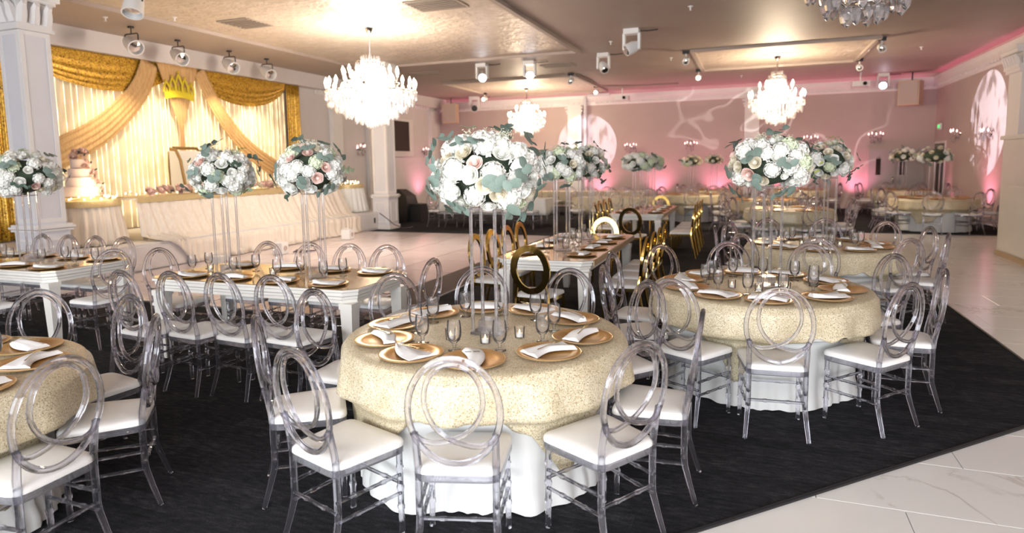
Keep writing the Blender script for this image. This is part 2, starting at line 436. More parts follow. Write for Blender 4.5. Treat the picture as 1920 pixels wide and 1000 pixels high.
def ceiling_panel(x0, x1, y0, y1):
    MB().box(((x0 + x1) / 2, (y0 + y1) / 2, CEIL - 0.004), (x1 - x0, y1 - y0, 0.008)).build('ceiling_panel', 'ceil_panel', ceil)
    w, h = 0.10, 0.07
    for c, d in ((((x0 + x1) / 2, y0, CEIL - h / 2), (x1 - x0 + w, w, h)), (((x0 + x1) / 2, y1, CEIL - h / 2), (x1 - x0 + w, w, h)),
                 ((x0, (y0 + y1) / 2, CEIL - h / 2), (w, y1 - y0 - w, h)), ((x1, (y0 + y1) / 2, CEIL - h / 2), (w, y1 - y0 - w, h))):
        MB().box(c, d).build('trim_batten', 'ceil', ceil, smooth=False)
ceiling_panel(-10.3, -4.08, 5.4, 15.72)
ceiling_panel(-9.8, -5.25, 19.8, 24.4)
ceiling_panel(-1.46, 2.64, 16.87, 20.58)

struct(MB().box((XL + 0.06, 14.9, CEIL - 0.2), (0.32, 20.2, 0.399)).build('trim_1', 'stage_wall'))   # soffit over the stage
# crown moulding: stepped profile with a dentil row
def crown(name, p0, p1, out):
    (xa, ya), (xb, yb) = p0, p1
    m = MB(); ox, oy = out
    prof = [(0.0, 3.98), (0.03, 3.98), (0.05, 4.03), (0.05, 4.10), (0.10, 4.16), (0.15, 4.24), (0.17, 4.36), (0.15, 4.36), (0.14, 4.28), (0.0, 4.28)]
    ra = [(xa + ox * d, ya + oy * d, z) for d, z in prof]; rb = [(xb + ox * d, yb + oy * d, z) for d, z in prof]
    m.loft([ra, rb])
    o = struct(m.build(name, 'trim', smooth=False))
    ln = hypot(xb - xa, yb - ya); k = int(ln / 0.22)
    dm = MB().box((0, 0, 0), (0.09, 0.09, 0.055)).mesh('dentil', 'trim', smooth=False)
    for i in range(k):
        t = (i + 0.5) / k
        obj('dentil', dm, o, (xa + (xb - xa) * t + ox * 0.075, ya + (yb - ya) * t + oy * 0.075, 4.07))
crown('trim_2', (XL - 0.1, YB), (XR, YB), (0, -1))
crown('trim_3', (XR, YB - 0.14), (XR, 12.0), (-1, 0))
crown('trim_4', (XL - 0.1, 16.6), (XL - 0.1, YB - 0.14), (1, 0))

def pilaster(name, c, d, cap=True):
    m = MB(); m.box((c[0], c[1], 2.0), (d[0], d[1], 3.98))
    o = struct(m.build(name, 'trim', smooth=False))
    if cap:
        m = MB()
        for z, e in ((3.70, 0.03), (3.78, 0.06), (3.90, 0.09)): m.box((c[0], c[1], z), (d[0] + 2 * e, d[1] + 2 * e, 0.06))
        m.build('capital', 'trim', o, smooth=False)
        m = MB(); m.box((c[0], c[1], 0.12), (d[0] + 0.05, d[1] + 0.05, 0.22)); m.build('plinth', 'trim', o, smooth=False)
    return o
pilaster('trim_5', (XL - 0.04, 17.5, 0), (0.16, 0.5, 0))
pilaster('trim_6', (XL - 0.04, 19.4, 0), (0.14, 0.28, 0))
pilaster('trim_7', (XL - 0.04, 24.2, 0), (0.18, 0.55, 0))
pilaster('trim_8', (-6.62, YB - 0.07, 0), (0.55, 0.16, 0))
pilaster('trim_9', (-0.05, YB - 0.07, 0), (0.5, 0.16, 0))
pr_ = pilaster('trim_10', (XR - 0.10, 17.55, 0), (0.22, 0.75, 0), cap=False)
m = MB()
for z, e in ((3.62, 0.02), (3.70, 0.05), (4.02, 0.10), (4.10, 0.14)): m.box((XR - 0.12, 17.55, z), (0.26 + 2 * e, 0.8 + 2 * e, 0.08))
for i in range(6):
    m.tube([(XR - 0.26, 17.18 + i * 0.148, 3.72), (XR - 0.30, 17.18 + i * 0.148, 3.86), (XR - 0.36, 17.18 + i * 0.148, 3.95)], [0.05, 0.06, 0.03], 6)
m.build('capital', 'trim', pr_)
# vertical conduit on the back wall
struct(MB().tube([(-6.17, YB - 0.2, 0.3), (-6.17, YB - 0.2, 4.30), (-6.02, YB - 0.2, 4.36), (-5.2, YB - 0.2, 4.36)], 0.06, 8).build('trim_11', 'column'))

# square panelled columns
def column(idx, cx, cy, w):
    h = w / 2
    m = MB(); m.box((cx, cy, 2.1), (w - 0.06, w - 0.06, 3.3))
    o = struct(m.build('column_%d' % idx, 'column', smooth=False))
    MB().box((cx, cy, 0.45), (w, w, 0.89)).build('pedestal', 'column', o, smooth=False)
    m = MB()
    for z, e, t in ((0.06, 0.03, 0.12), (0.885, 0.035, 0.03), (0.925, 0.055, 0.03), (0.955, 0.03, 0.03)): m.box((cx, cy, z), (w + 2 * e, w + 2 * e, t))
    m.build('chair_rail', 'trim', o, smooth=False)
    for sx, sy in ((1, 0), (0, -1), (-1, 0), (0, 1)):
        def bar(u0, u1, z0, z1, off, nm):
            if sx: c = (cx + sx * off, cy + (u0 + u1) / 2, (z0 + z1) / 2); d = (0.02, u1 - u0, z1 - z0)
            else: c = (cx + (u0 + u1) / 2, cy + sy * off, (z0 + z1) / 2); d = (u1 - u0, 0.02, z1 - z0)
            return c, d
        m = MB(); a = h - 0.03
        for u0, u1, z0, z1 in ((-a, -a + 0.06, 1.0, 3.72), (a - 0.06, a, 1.0, 3.72), (-a + 0.06, a - 0.06, 1.0, 1.06), (-a + 0.06, a - 0.06, 3.66, 3.72)):
            m.box(*bar(u0, u1, z0, z1, h - 0.028, ''))
        m.build('shaft_frame', 'trim', o, smooth=False)
        m = MB(); a = h - 0.09
        for u0, u1, z0, z1 in ((-a, -a + 0.03, 0.2, 0.76), (a - 0.03, a, 0.2, 0.76), (-a + 0.03, a - 0.03, 0.2, 0.23), (-a + 0.03, a - 0.03, 0.73, 0.76)):
            m.box(*bar(u0, u1, z0, z1, h + 0.004, ''))
        m.build('pedestal_frame', 'trim', o, smooth=False)
    m = MB()
    for z, e, t in ((3.75, 0.02, 0.05), (3.80, 0.00, 0.06), (4.14, 0.05, 0.05), (4.20, 0.09, 0.07), (4.28, 0.13, 0.09), (4.41, 0.10, 0.17)): m.box((cx, cy, z), (w + 2 * e, w + 2 * e, t))
    m.box((cx, cy, 3.97), (w - 0.02, w - 0.02, 0.34))
    m.build('capital', 'trim', o, smooth=False)
    for sx, sy in ((1, 0), (0, -1)):            # acanthus leaves curling out of the capital
        for k in range(3):
            u = (k - 1) * w * 0.36
            px, py = (cx + sx * h, cy + u) if sx else (cx + u, cy + sy * h)
            q = [(px + sx * d, py + sy * d, z) for d, z in ((-0.01, 3.83), (0.02, 3.94), (0.04, 4.04), (0.09, 4.10), (0.10, 4.06))]
            MB().tube(q, [0.07, 0.075, 0.06, 0.045, 0.02], 6, flat=1.0).build('acanthus_leaf', 'trim', o)
column(1, -9.84, 6.41, 0.48)
column(2, -9.55, 15.46, 0.50)

# white bar partition by the marble walkway
bar = thing('bar_partition', 'tall cream white panelled bar partition standing on the marble walkway', 'partition', (4.10, 0, 0))
MB().box((0.8, 9.7, 1.05), (1.58, 7.8, 1.95)).build('body', 'bar_paint', bar, smooth=False)
MB().box((0.8, 9.7, 0.045), (1.62, 7.84, 0.09)).build('plinth', 'wood_edge', bar, smooth=False)
MB().box((0.8, 9.7, 2.06), (1.66, 7.88, 0.07)).build('top', 'bar_paint', bar, smooth=False)
for k in range(4):
    y = 6.9 + k * 1.87
    MB().box((-0.002, y, 0.68), (0.03, 1.80, 1.12)).build('panel', 'bar_paint', bar, smooth=False)
    MB().box((-0.002, y, 1.65), (0.03, 1.80, 0.72)).build('panel', 'bar_paint', bar, smooth=False)

# doors on the far walls
d1 = struct(MB().box((4.55, YB - 0.015, 1.05), (1.75, 0.05, 2.1)).build('door_1', 'wall', smooth=False))
for s in (-1, 1):
    MB().box((4.55 + s * 0.42, YB - 0.05, 1.02), (0.80, 0.05, 2.02)).build('door_leaf', 'door', d1, smooth=False)
    MB().box((4.55 + s * 0.18 - 0.35 * (s < 0), YB - 0.08, 1.45), (0.14, 0.02, 0.55)).build('door_window', 'screen', d1, smooth=False)
    MB().tube([(4.55 + s * 0.08, YB - 0.10, 0.9), (4.55 + s * 0.08, YB - 0.12, 1.0), (4.55 + s * 0.08, YB - 0.10, 1.1)], 0.015, 6).build('door_handle', 'chrome', d1)
d2 = struct(MB().box((XR - 0.01, 24.2, 1.13), (0.04, 1.25, 2.26)).build('door_2', 'trim', smooth=False))
MB().box((XR - 0.035, 24.2, 1.1), (0.02, 1.05, 2.16)).build('door_opening', 'screen', d2, smooth=False)
ex = thing('exit_sign', 'small glowing green exit sign above the dark doorway', 'sign', (XR - 0.06, 24.2, 2.72))
MB().box((0, 0, 0), (0.05, 0.34, 0.20)).build('housing', 'white_plastic', ex, smooth=False)
fc = bpy.data.curves.new('exit_text', 'FONT'); fc.body = 'EXIT'; fc.size = 0.15; fc.align_x = 'CENTER'; fc.align_y = 'CENTER'; fc.extrude = 0.004
fc.materials.append(M['exit'])
_t = bpy.data.objects.new('lettering', fc); _me = bpy.data.meshes.new_from_object(_t); bpy.data.objects.remove(_t)
ft = obj('lettering', _me, ex)
ft.location = (-0.03, 0, 0); ft.rotation_euler = (pi / 2, 0, -pi / 2)

# pink cove strips lying on the crown moulding
PINKC = emis('pink_cove', (1.0, 0.25, 0.42), 3.0)
for c, d in (((-3.4, YB - 0.06, 4.298), (17.6, 0.03, 0.03)), ((XR - 0.06, 20.6, 4.298), (0.03, 8.4, 0.03))):
    o = MB().box(c, d).build('cove_strip', PINKC, smooth=False)
    tag(o, 'pink light strip on the crown moulding of the %s wall' % ('back' if d[0] > 1 else 'walkway'), 'light strip')
# ------------------------------------------------------------------ chairs
def rounded_trap(wf, wr, yf, yr, r, n=5, bow=0.02):
    P = [(wr / 2, yr), (wf / 2, yf), (-wf / 2, yf), (-wr / 2, yr)]
    out = []
    for i in range(4):
        p0, p, p1 = Vector(P[i - 1]), Vector(P[i]), Vector(P[(i + 1) % 4])
        a = (p0 - p).normalized(); b = (p1 - p).normalized()
        s, e = p + a * r, p + b * r
        for k in range(n):
            t = k / (n - 1)
            q = s * (1 - t) ** 2 + p * 2 * t * (1 - t) + e * t * t
            out.append((q.x, q.y))
    return out
def inset(ol, d):
    cx = sum(p[0] for p in ol) / len(ol); cy = sum(p[1] for p in ol) / len(ol); r = []
    for x, y in ol:
        l = hypot(x - cx, y - cy); r.append((cx + (x - cx) * (l - d) / l, cy + (y - cy) * (l - d) / l))
    return r
OL = rounded_trap(0.43, 0.36, 0.190, -0.195, 0.06)
def ring3(ol, z): return [(x, y, z) for x, y in ol]
def cushion_mb(n=5):
    ol = rounded_trap(0.43, 0.36, 0.190, -0.195, 0.06, n)
    m = MB(); m.loft([ring3(ol, 0.436), ring3(ol, 0.452), ring3(inset(ol, 0.006), 0.462), ring3(inset(ol, 0.022), 0.469), ring3(inset(ol, 0.07), 0.474), ring3(inset(ol, 0.14), 0.476)])
    return m
# chair backs lean: y as a function of height
def by(z): return -0.190 - 0.13 * (z - 0.48)
def oval(k, rx=0.192, zc=0.722, rz=0.236):
    return [(rx * sin(2 * pi * i / k), by(zc + rz * cos(2 * pi * i / k)), zc + rz * cos(2 * pi * i / k)) for i in range(k)]
LOOP = [(-0.176, .630, .0), (-0.150, .594, .010), (-0.10, .574, .014), (-0.04, .582, .014), (0.03, .610, .012), (0.085, .662, .006), (0.118, .735, 0), (0.120, .805, 0), (0.098, .872, 0), (0.055, .918, 0), (0, .934, 0)]
def loop_path():
    a = [(x, by(z) + d, z) for x, z, d in LOOP]
    b = [(-x, by(z) - d, z) for x, z, d in LOOP[:-1]][::-1]
    P = [Vector(p) for p in a + b]; out = []
    for i in range(len(P) - 1):     # Catmull-Rom smoothing
        p0, p1, p2, p3 = P[max(i - 1, 0)], P[i], P[i + 1], P[min(i + 2, len(P) - 1)]
        for t in (0.0, 0.5):
            out.append(0.5 * ((2 * p1) + (p2 - p0) * t + (2 * p0 - 5 * p1 + 4 * p2 - p3) * t * t + (3 * p1 - p0 - 3 * p2 + p3) * t ** 3))
    out.append(P[-1]); return out
def knob_tube(m, a, b, r, knobs=(0.25, 0.5, 0.75), n=8, e=1.25):
    a, b = Vector(a), Vector(b); L_ = (b - a).length; pts = []; rr = []
    st = [(0, r)]
    for k in knobs:
        w = 0.008 / L_
        st += [(k - 2 * w, r), (k - w, r * e), (k + w, r * e), (k + 2 * w, r)]
    st.append((1, r))
    for t, q in st: pts.append(a.lerp(b, t)); rr.append(q)
    m.tube(pts, rr, n)
FX, FY = 0.185, 0.160     # front legs
RX, RY = 0.165, -0.178    # rear legs
def rear_leg(s, n=8):
    m = MB()
    pts = [(s * (RX + 0.020), RY - 0.062, 0.0), (s * (RX + 0.010), RY - 0.031, 0.10), (s * (RX + 0.001), RY - 0.003, 0.20), (s * RX, RY, 0.24), (s * RX, RY, 0.43), (s * (RX + 0.002), RY - 0.006, 0.50), (s * (RX + 0.004), by(0.63) + 0.004, 0.625)]
    m.tube(pts, [0.0125, 0.014, 0.0165, 0.0165, 0.0165, 0.0165, 0.0145], n)
    return m
def front_leg(s, n=8):
    m = MB(); knob_tube(m, (s * FX, FY, 0.0), (s * (FX - 0.004), FY, 0.43), 0.0145, (0.30, 0.52, 0.75), n); return m
STR = [((-FX, FY, .29), (-RX, RY, .29)), ((-FX, FY, .20), (-RX, RY, .20)), ((FX, FY, .29), (RX, RY, .29)), ((FX, FY, .20), (RX, RY, .20)),
       ((-FX, FY, .25), (FX, FY, .25)), ((-RX, RY, .235), (RX, RY, .235))]
CH = {}
CH['seat_cushion'] = [(cushion_mb().mesh('seat_cushion', 'white_seat', ang=60))]
CH['seat_frame'] = [MB().loft([ring3(inset(OL, 0.006), 0.400), ring3(inset(OL, 0.002), 0.404), ring3(inset(OL, 0.002), 0.4355), ring3(inset(OL, 0.026), 0.4355), ring3(inset(OL, 0.026), 0.400), ring3(inset(OL, 0.006), 0.400)], cap=False).mesh('seat_frame', 'acrylic_frame', ang=60)]
CH['leg'] = [rear_leg(-1).mesh('leg', 'acrylic'), rear_leg(1).mesh('leg', 'acrylic'), front_leg(-1).mesh('leg', 'acrylic'), front_leg(1).mesh('leg', 'acrylic')]
CH['stretcher'] = []
for a, b in STR:
    m = MB(); knob_tube(m, a, b, 0.0095, (0.3, 0.7), 6, 1.3); CH['stretcher'].append(m.mesh('stretcher', 'acrylic'))
CH['back_ring'] = [MB().tube(oval(44), 0.0148, 8, closed=True, flat=0.9, up=(0, 1, 0.1)).mesh('back_ring', 'acrylic')]
CH['back_loop'] = [MB().tube(loop_path(), 0.0115, 8).mesh('back_loop', 'acrylic')]
# small far chair: the same shapes in one light mesh
fm = MB()
fm.loft([ring3(rounded_trap(.43, .36, .205, -.195, .06, 3), .436), ring3(rounded_trap(.43, .36, .205, -.195, .06, 3), .470)])
fm.cur = 1
for s in (-1, 1):
    fm.tube([(s * (RX + .028), RY - .085, 0), (s * RX, RY, .22), (s * RX, RY, .45), (s * (RX + .004), by(.62), .62)], 0.015, 5)
    fm.tube([(s * FX, FY, 0), (s * FX, FY, .43)], 0.014, 5)
for a, b in STR: fm.tube([a, b], 0.009, 4)
fm.loft([ring3(rounded_trap(.42, .35, .20, -.19, .06, 3), .404), ring3(rounded_trap(.42, .35, .20, -.19, .06, 3), .4355)])
fm.tube(oval(22), 0.0165, 6, closed=True)
fm.tube(loop_path()[::2], 0.012, 5)
FAR_CHAIR = fm.mesh('acrylic_chair', ['white_seat', 'acrylic'])

def face(dx, dy): return atan2(-dx, dy)
def clear_chair(x, y, rz, label, group):
    t = thing('acrylic_chair', label, 'chair', (x, y, ZF(x, y)), rz, group)
    for nm, ms in CH.items():
        for me in ms: obj(nm, me, t)
    return t
def far_chair(x, y, rz, label, group):
    o = obj('acrylic_chair', FAR_CHAIR, None, (x, y, ZF(x, y)), (0, 0, rz))
    return tag(o, label, 'chair', group)
def ZF(x, y):
    if DX0 < x < DX1 and DY0 < y < DY1: return 0.034
    if x - y > -3.17 and y < 5.4 or (x > 2.2 and y < 16.9): return 0.0
    return 0.010

# gold chairs with a round open back
def gold_ring(k=36):
    m = MB(); prof = []
    for i in range(k):
        a = 2 * pi * i / k; rings = []
        for ro, dy in ((0.0, -0.013), (0.0, 0.013), (-0.062, 0.013), (-0.062, -0.013)):
            z = 0.715 + (0.245 + ro) * cos(a); rings.append(((0.205 + ro) * sin(a), by(z) + dy, z))
        prof.append(rings)
    prof.append(prof[0]); m.loft(prof, cap=False); return m
GC = {}
GC['seat_cushion'] = [CH['seat_cushion'][0]]
GC['seat_frame'] = [MB().loft([ring3(OL, 0.40), ring3(OL, 0.4355)]).mesh('seat_frame', 'gold', ang=60)]
GC['back_ring'] = [gold_ring().mesh('back_ring', 'gold', ang=50)]
GC['leg'] = []
for s in (-1, 1):
    GC['leg'].append(MB().tube([(s * .19, -.27, 0), (s * .172, -.19, .40), (s * .165, -.19, .50), (s * .150, by(.56) + .0, .56)], [.012, .017, .017, .013], 6).mesh('leg', 'gold'))
    GC['leg'].append(MB().tube([(s * .185, .19, 0), (s * .185, .175, .40)], [.011, .018], 6).mesh('leg', 'gold'))
def gold_chair(x, y, rz, label, group='gold ring-back chairs'):
    t = thing('gold_chair', label, 'chair', (x, y, ZF(x, y)), rz, group)
    for nm, ms in GC.items():
        for me in ms: obj(nm, me, t)
    return t

# ------------------------------------------------------------------ tableware
def charger_mesh():
    m = MB(); m.lathe([(0.10, 0.0), (0.150, 0.008), (0.163, 0.013), (0.165, 0.016), (0.160, 0.0175), (0.122, 0.0125), (0.112, 0.008), (0.0, 0.008)], 32)
    return m.mesh('charger_plate', 'charger', ang=50)
CHARGER = charger_mesh()
CH_RIM = MB().tube([(0.1635 * cos(2 * pi * i / 32), 0.1635 * sin(2 * pi * i / 32), 0.0155) for i in range(32)], 0.0035, 5, closed=True).mesh('rim', 'charger_rim')
def napkin_mesh(kind):
    m = MB(); nu, nv = 14, 6
    def top(u, v):
        x = (u - 0.5) * 0.25
        p = abs(2 * u - 1)
        if kind == 0: w = 0.040 + 0.034 * p ** 1.5; z = 0.016 + 0.010 * (1 - p) + 0.004 * sin(v * 3 * pi) * p
        elif kind == 1: w = 0.030 + 0.052 * u; z = 0.014 + 0.012 * (1 - u) + 0.005 * sin(v * 4 * pi + u * 3)
        else: w = 0.052 - 0.02 * u; z = 0.018 + 0.014 * sin(pi * u) + 0.004 * sin(v * 2 * pi)
        y = (v - 0.5) * 2 * w + 0.02 * sin(u * pi) * (1 if kind != 1 else -1)
        e = min(1, 6 * min(v, 1 - v) + 0.25)
        return (x, y, 0.0175 + (z - 0.003) * e)
    def bot(u, v):
        x, y, z = top(u, 1 - v); return (x, y, 0.0168)
    m.grid(top, nu, nv); m.grid(bot, nu, nv)
    a = len(m.v) // 2; w = nu + 1
    # side walls
    def ti(i, j): return j * w + i
    def bi(i, j): return a + (nv - j) * w + i
    fs = []
    for i in range(nu): fs += [(ti(i, 0), bi(i, 0), bi(i + 1, 0), ti(i + 1, 0)), (ti(i + 1, nv), bi(i + 1, nv), bi(i, nv), ti(i, nv))]
    for j in range(nv): fs += [(ti(0, j + 1), bi(0, j + 1), bi(0, j), ti(0, j)), (ti(nu, j), bi(nu, j), bi(nu, j + 1), ti(nu, j + 1))]
    m.f += fs; m.mi += [0] * len(fs)
    return m.mesh('napkin', 'napkin', ang=70)
NAPKIN = [napkin_mesh(k) for k in range(3)]
def fork_mesh():
    m = MB()
    m.tube([(-0.10, 0, 0.0), (-0.02, 0, 0.003), (0.03, 0, 0.005)], [0.004, 0.0028, 0.0035], 6, flat=0.45)
    m.tube([(0.025, 0, 0.005), (0.04, 0, 0.003), (0.052, 0, 0.003)], [0.004, 0.010, 0.0105], 6, flat=0.2, up=(0, 0, 1))
    for k in range(4):
        y = (k - 1.5) * 0.0055; m.tube([(0.050, y, 0.003), (0.075, y, 0.004), (0.094, y, 0.008)], [0.002, 0.0018, 0.001], 5)
    return m.mesh('fork', 'silver')
FORK = fork_mesh()
def goblet_mesh(n=14):
    prof = [(0.0, 0.0), (0.034, 0.0), (0.034, 0.003), (0.012, 0.010), (0.008, 0.020), (0.011, 0.028), (0.009, 0.036), (0.018, 0.044), (0.031, 0.056), (0.0375, 0.080), (0.039, 0.105), (0.037, 0.135), (0.034, 0.158),
            (0.0325, 0.158), (0.0355, 0.135), (0.0375, 0.105), (0.036, 0.080), (0.029, 0.059), (0.012, 0.050), (0.0, 0.049)]
    return MB().lathe(prof, n).mesh('goblet', 'glass', ang=60)
GOBLET = goblet_mesh()
def votive_parts():
    a = MB().lathe([(0.0, 0), (0.026, 0), (0.030, 0.05), (0.031, 0.062), (0.029, 0.062), (0.027, 0.05), (0.023, 0.006), (0, 0.006)], 12).mesh('holder', 'glass')
    b = MB().lathe([(0, 0.0065), (0.0215, 0.0065), (0.0215, 0.026), (0, 0.026)], 12).mesh('wax', 'white_plastic')
    c = MB().lathe([(0, 0.026), (0.004, 0.030), (0.0045, 0.036), (0, 0.048)], 8).mesh('candle_flame', 'flame')
    return (('holder', a), ('wax', b), ('candle_flame', c))
VOT = votive_parts()
def votive(x, y, z, label, group='votive candles on the tables'):
    t = thing('votive_candle', label, 'candle', (x, y, z), 0, group)
    q = None
    for nm, me in VOT: q = obj(nm, me, q if nm == 'candle_flame' else t)

HALF = ['twelve', 'half past twelve', 'one', 'half past one', 'two', 'half past two', 'three', 'half past three', 'four', 'half past four', 'five', 'half past five',
        'six', 'half past six', 'seven', 'half past seven', 'eight', 'half past eight', 'nine', 'half past nine', 'ten', 'half past ten', 'eleven', 'half past eleven']
def clock(cx, cy, a):
    toc = atan2(-cy, -cx)
    ccw = (a - toc) % (2 * pi)
    return HALF[int(round(12 - ccw / radians(15))) % 24]
def setting(x, y, z, rz, where, grp, k, fork=True, glass=None, near=True):
    t = thing('charger_plate', 'gold charger plate at %s' % where, 'plate', (x, y, z), 0, 'charger plates ' + grp)
    obj('well', CHARGER, t)
    if near: obj('rim', CH_RIM, t)
    o = obj('napkin', NAPKIN[k % 3], None, (x, y, z + 0.0003), (0, 0, rz))
    tag(o, 'white napkin plated at %s' % where, 'napkin', 'napkins ' + grp)
    nap = o
    if fork:
        o = obj('fork', FORK, None, (x + 0.01 * cos(rz), y + 0.01 * sin(rz), z + (0.045 if k % 3 != 2 else 0.052)), (0, 0, rz + 0.25))
        tag(o, 'gilt fork at %s' % where, 'fork', 'forks ' + grp)
    if glass:
        o = obj('goblet', GOBLET, None, (glass[0], glass[1], z), (0, 0, rz))
        tag(o, 'stemmed goblet at %s' % where, 'goblet', 'goblets ' + grp)
    return nap

# ------------------------------------------------------------------ round tables
def sm(a, b, x):
    t = max(0.0, min(1.0, (x - a) / (b - a))); return t * t * (3 - 2 * t)
def cloth_r(th, z, R, ph, chairs):
    d = R and (0.77 - z)
    A = 0.055 * min(1, max(0, d) / 0.40)
    r = R + 0.012 + 0.07 * max(0, d) + A * (0.5 * sin(13 * th + ph) + 0.4 * sin(8 * th + 2.1 * ph) + 0.25 * sin(21 * th + 0.7 * ph))
    if z < 0.1: r += 0.05 * (0.1 - z) / 0.1 * (0.5 + 0.5 * sin(9 * th + ph))
    for a, rs in chairs:
        da = (th - a + pi) % (2 * pi) - pi
        w = math.exp(-((da * 0.75) / 0.33) ** 6) * sm(0.56, 0.485, z)
        if w > 0.01: r = r * (1 - w) + min(r, rs) * w
    if z < 0.42: r -= 0.020 * sm(0.42, 0.1, z) * (0.5 + 0.5 * sin(34 * th + 3 * sin(5 * th + ph)))
    return r
def round_table(cx, cy, R, nm, th0, half, chairs, ph, nth=160):
    zf = ZF(cx, cy)
    t = thing('round_table', 'round wooden banquet table hidden under cloths, the %s' % nm, 'table', (cx, cy, zf), 0, 'round banquet tables')
    MB().lathe([(0, 0.735 - zf), (R - 0.01, 0.735 - zf), (R - 0.01, 0.762 - zf), (0, 0.762 - zf)], 40).build('tabletop', 'wood_edge', t)
    for k in range(4):
        a = k * pi / 2 + 0.4; MB().tube([(0.40 * cos(a), 0.40 * sin(a), 0), (0.36 * cos(a), 0.36 * sin(a), 0.735 - zf)], 0.018, 8).build('leg', 'chrome', t)
    # floor-length white cloth
    m = MB(); rows = [(0.0, 0.7635), (R * 0.9, 0.7635), (R, 0.762), (R + 0.008, 0.752)]
    zz = [0.70, 0.62, 0.575, 0.555, 0.535, 0.515, 0.50, 0.485, 0.46, 0.38, 0.30, 0.22, 0.14, 0.07, 0.02]
    def fw(u, v):
        th = 2 * pi * u; j = int(round(v * (len(rows) + len(zz) - 1)))
        if j < len(rows): r, z = rows[j]
        else:
            z = zz[j - len(rows)]; r = cloth_r(th, z, R, ph, chairs) - (0.020 if z > 0.1 else 0.0)
            if z < 0.05: z = 0.013 + 0.004 * (1 + sin(17 * th))
        return (r * cos(th), r * sin(th), z)
    m.grid(fw, nth, len(rows) + len(zz) - 1, wrap=True)
    o = m.build('white_tablecloth', 'white_cloth', ang=80); o.location = (cx, cy, 0)
    tag(o, 'floor-length white tablecloth under the sequin overlay of the %s' % nm, 'tablecloth', 'white floor-length tablecloths')
    # square sequin overlay: hangs low at its four corners
    m = MB(); rows2 = [(0.0, 0.774), (R * 0.5, 0.774), (R * 0.92, 0.774), (R + 0.004, 0.7725), (R + 0.016, 0.764), (R + 0.022, 0.748)]; nd = 20
    def hem(th):
        c = max(abs(cos(th - th0)), abs(sin(th - th0)))
        return min(0.56, max(0.2, half / c - R)) + 0.012 * sin(31 * th + ph) + 0.01 * sin(17 * th)
    def fo(u, v):
        th = 2 * pi * u; j = int(round(v * (len(rows2) + nd - 1)))
        if j < len(rows2): r, z = rows2[j]
        else:
            s = (j - len(rows2) + 1) / nd; z = 0.748 - s * (hem(th) - 0.03); r = cloth_r(th, z, R, ph, chairs) + 0.024
        return (r * cos(th), r * sin(th), z)
    m.grid(fo, nth, len(rows2) + nd - 1, wrap=True)
    o = m.build('sequin_overlay', 'sequin', ang=80); o.location = (cx, cy, 0); solid(o, 0.003, 0)
    tag(o, 'champagne gold sequin overlay draped on the %s' % nm, 'tablecloth', 'sequin overlays')
ZT = 0.7785
def relax(angs, gap):
    idx = sorted(range(len(angs)), key=lambda i: angs[i]); a = [angs[i] for i in idx]; n = len(a); g = radians(gap)
    for _ in range(200):
        for i in range(n):
            j = (i + 1) % n; d = (a[j] - a[i]) % (2 * pi)
            if d < g: e = (g - d) / 2 + 1e-4; a[i] -= e; a[j] += e
    out = [0] * n
    for q, i in enumerate(idx): out[i] = a[q]
    return out
# ------------------------------------------------------------------ round tables with chairs and settings
RT = {
 'front round table': dict(c=(-1.43, 3.34), th0=radians(12), half=1.00, ph=0.4, tops=[(-1.14, 2.30), (-1.85, 2.17), (-2.41, 2.58), (-2.60, 3.29), (-2.33, 3.98), (-1.94, 4.31), (-1.27, 4.48), (-0.60, 4.14), (-0.22, 3.32), (-0.40, 2.74)]),
 'second round table': dict(c=(.07, 5.23), th0=radians(32), half=0.98, ph=1.7, tops=[(.16, 4.10), (.92, 4.50), (1.27, 5.13), (1.10, 5.84), (.50, 6.39), (-.19, 6.39), (-.80, 6.00), (-1.11, 5.45), (-1.01, 4.65), (-.48, 4.24)]),
 'third round table': dict(c=(.75, 8.0), th0=radians(20), half=0.98, ph=2.9, tops=[(.62, 6.86), (1.45, 7.02), (1.90, 7.62), (1.86, 8.35), (1.45, 9.0), (.95, 9.18), (.32, 9.14), (-.20, 8.66), (-.40, 7.9), (-.08, 7.15)]),
 'edge-cropped round table': dict(c=(-3.80, 1.70), th0=radians(50), half=1.0, ph=3.3, tops=[(-4.24, 2.80), (-2.68, 1.75), (-3.63, 2.83), (-2.99, 2.48)]),
}
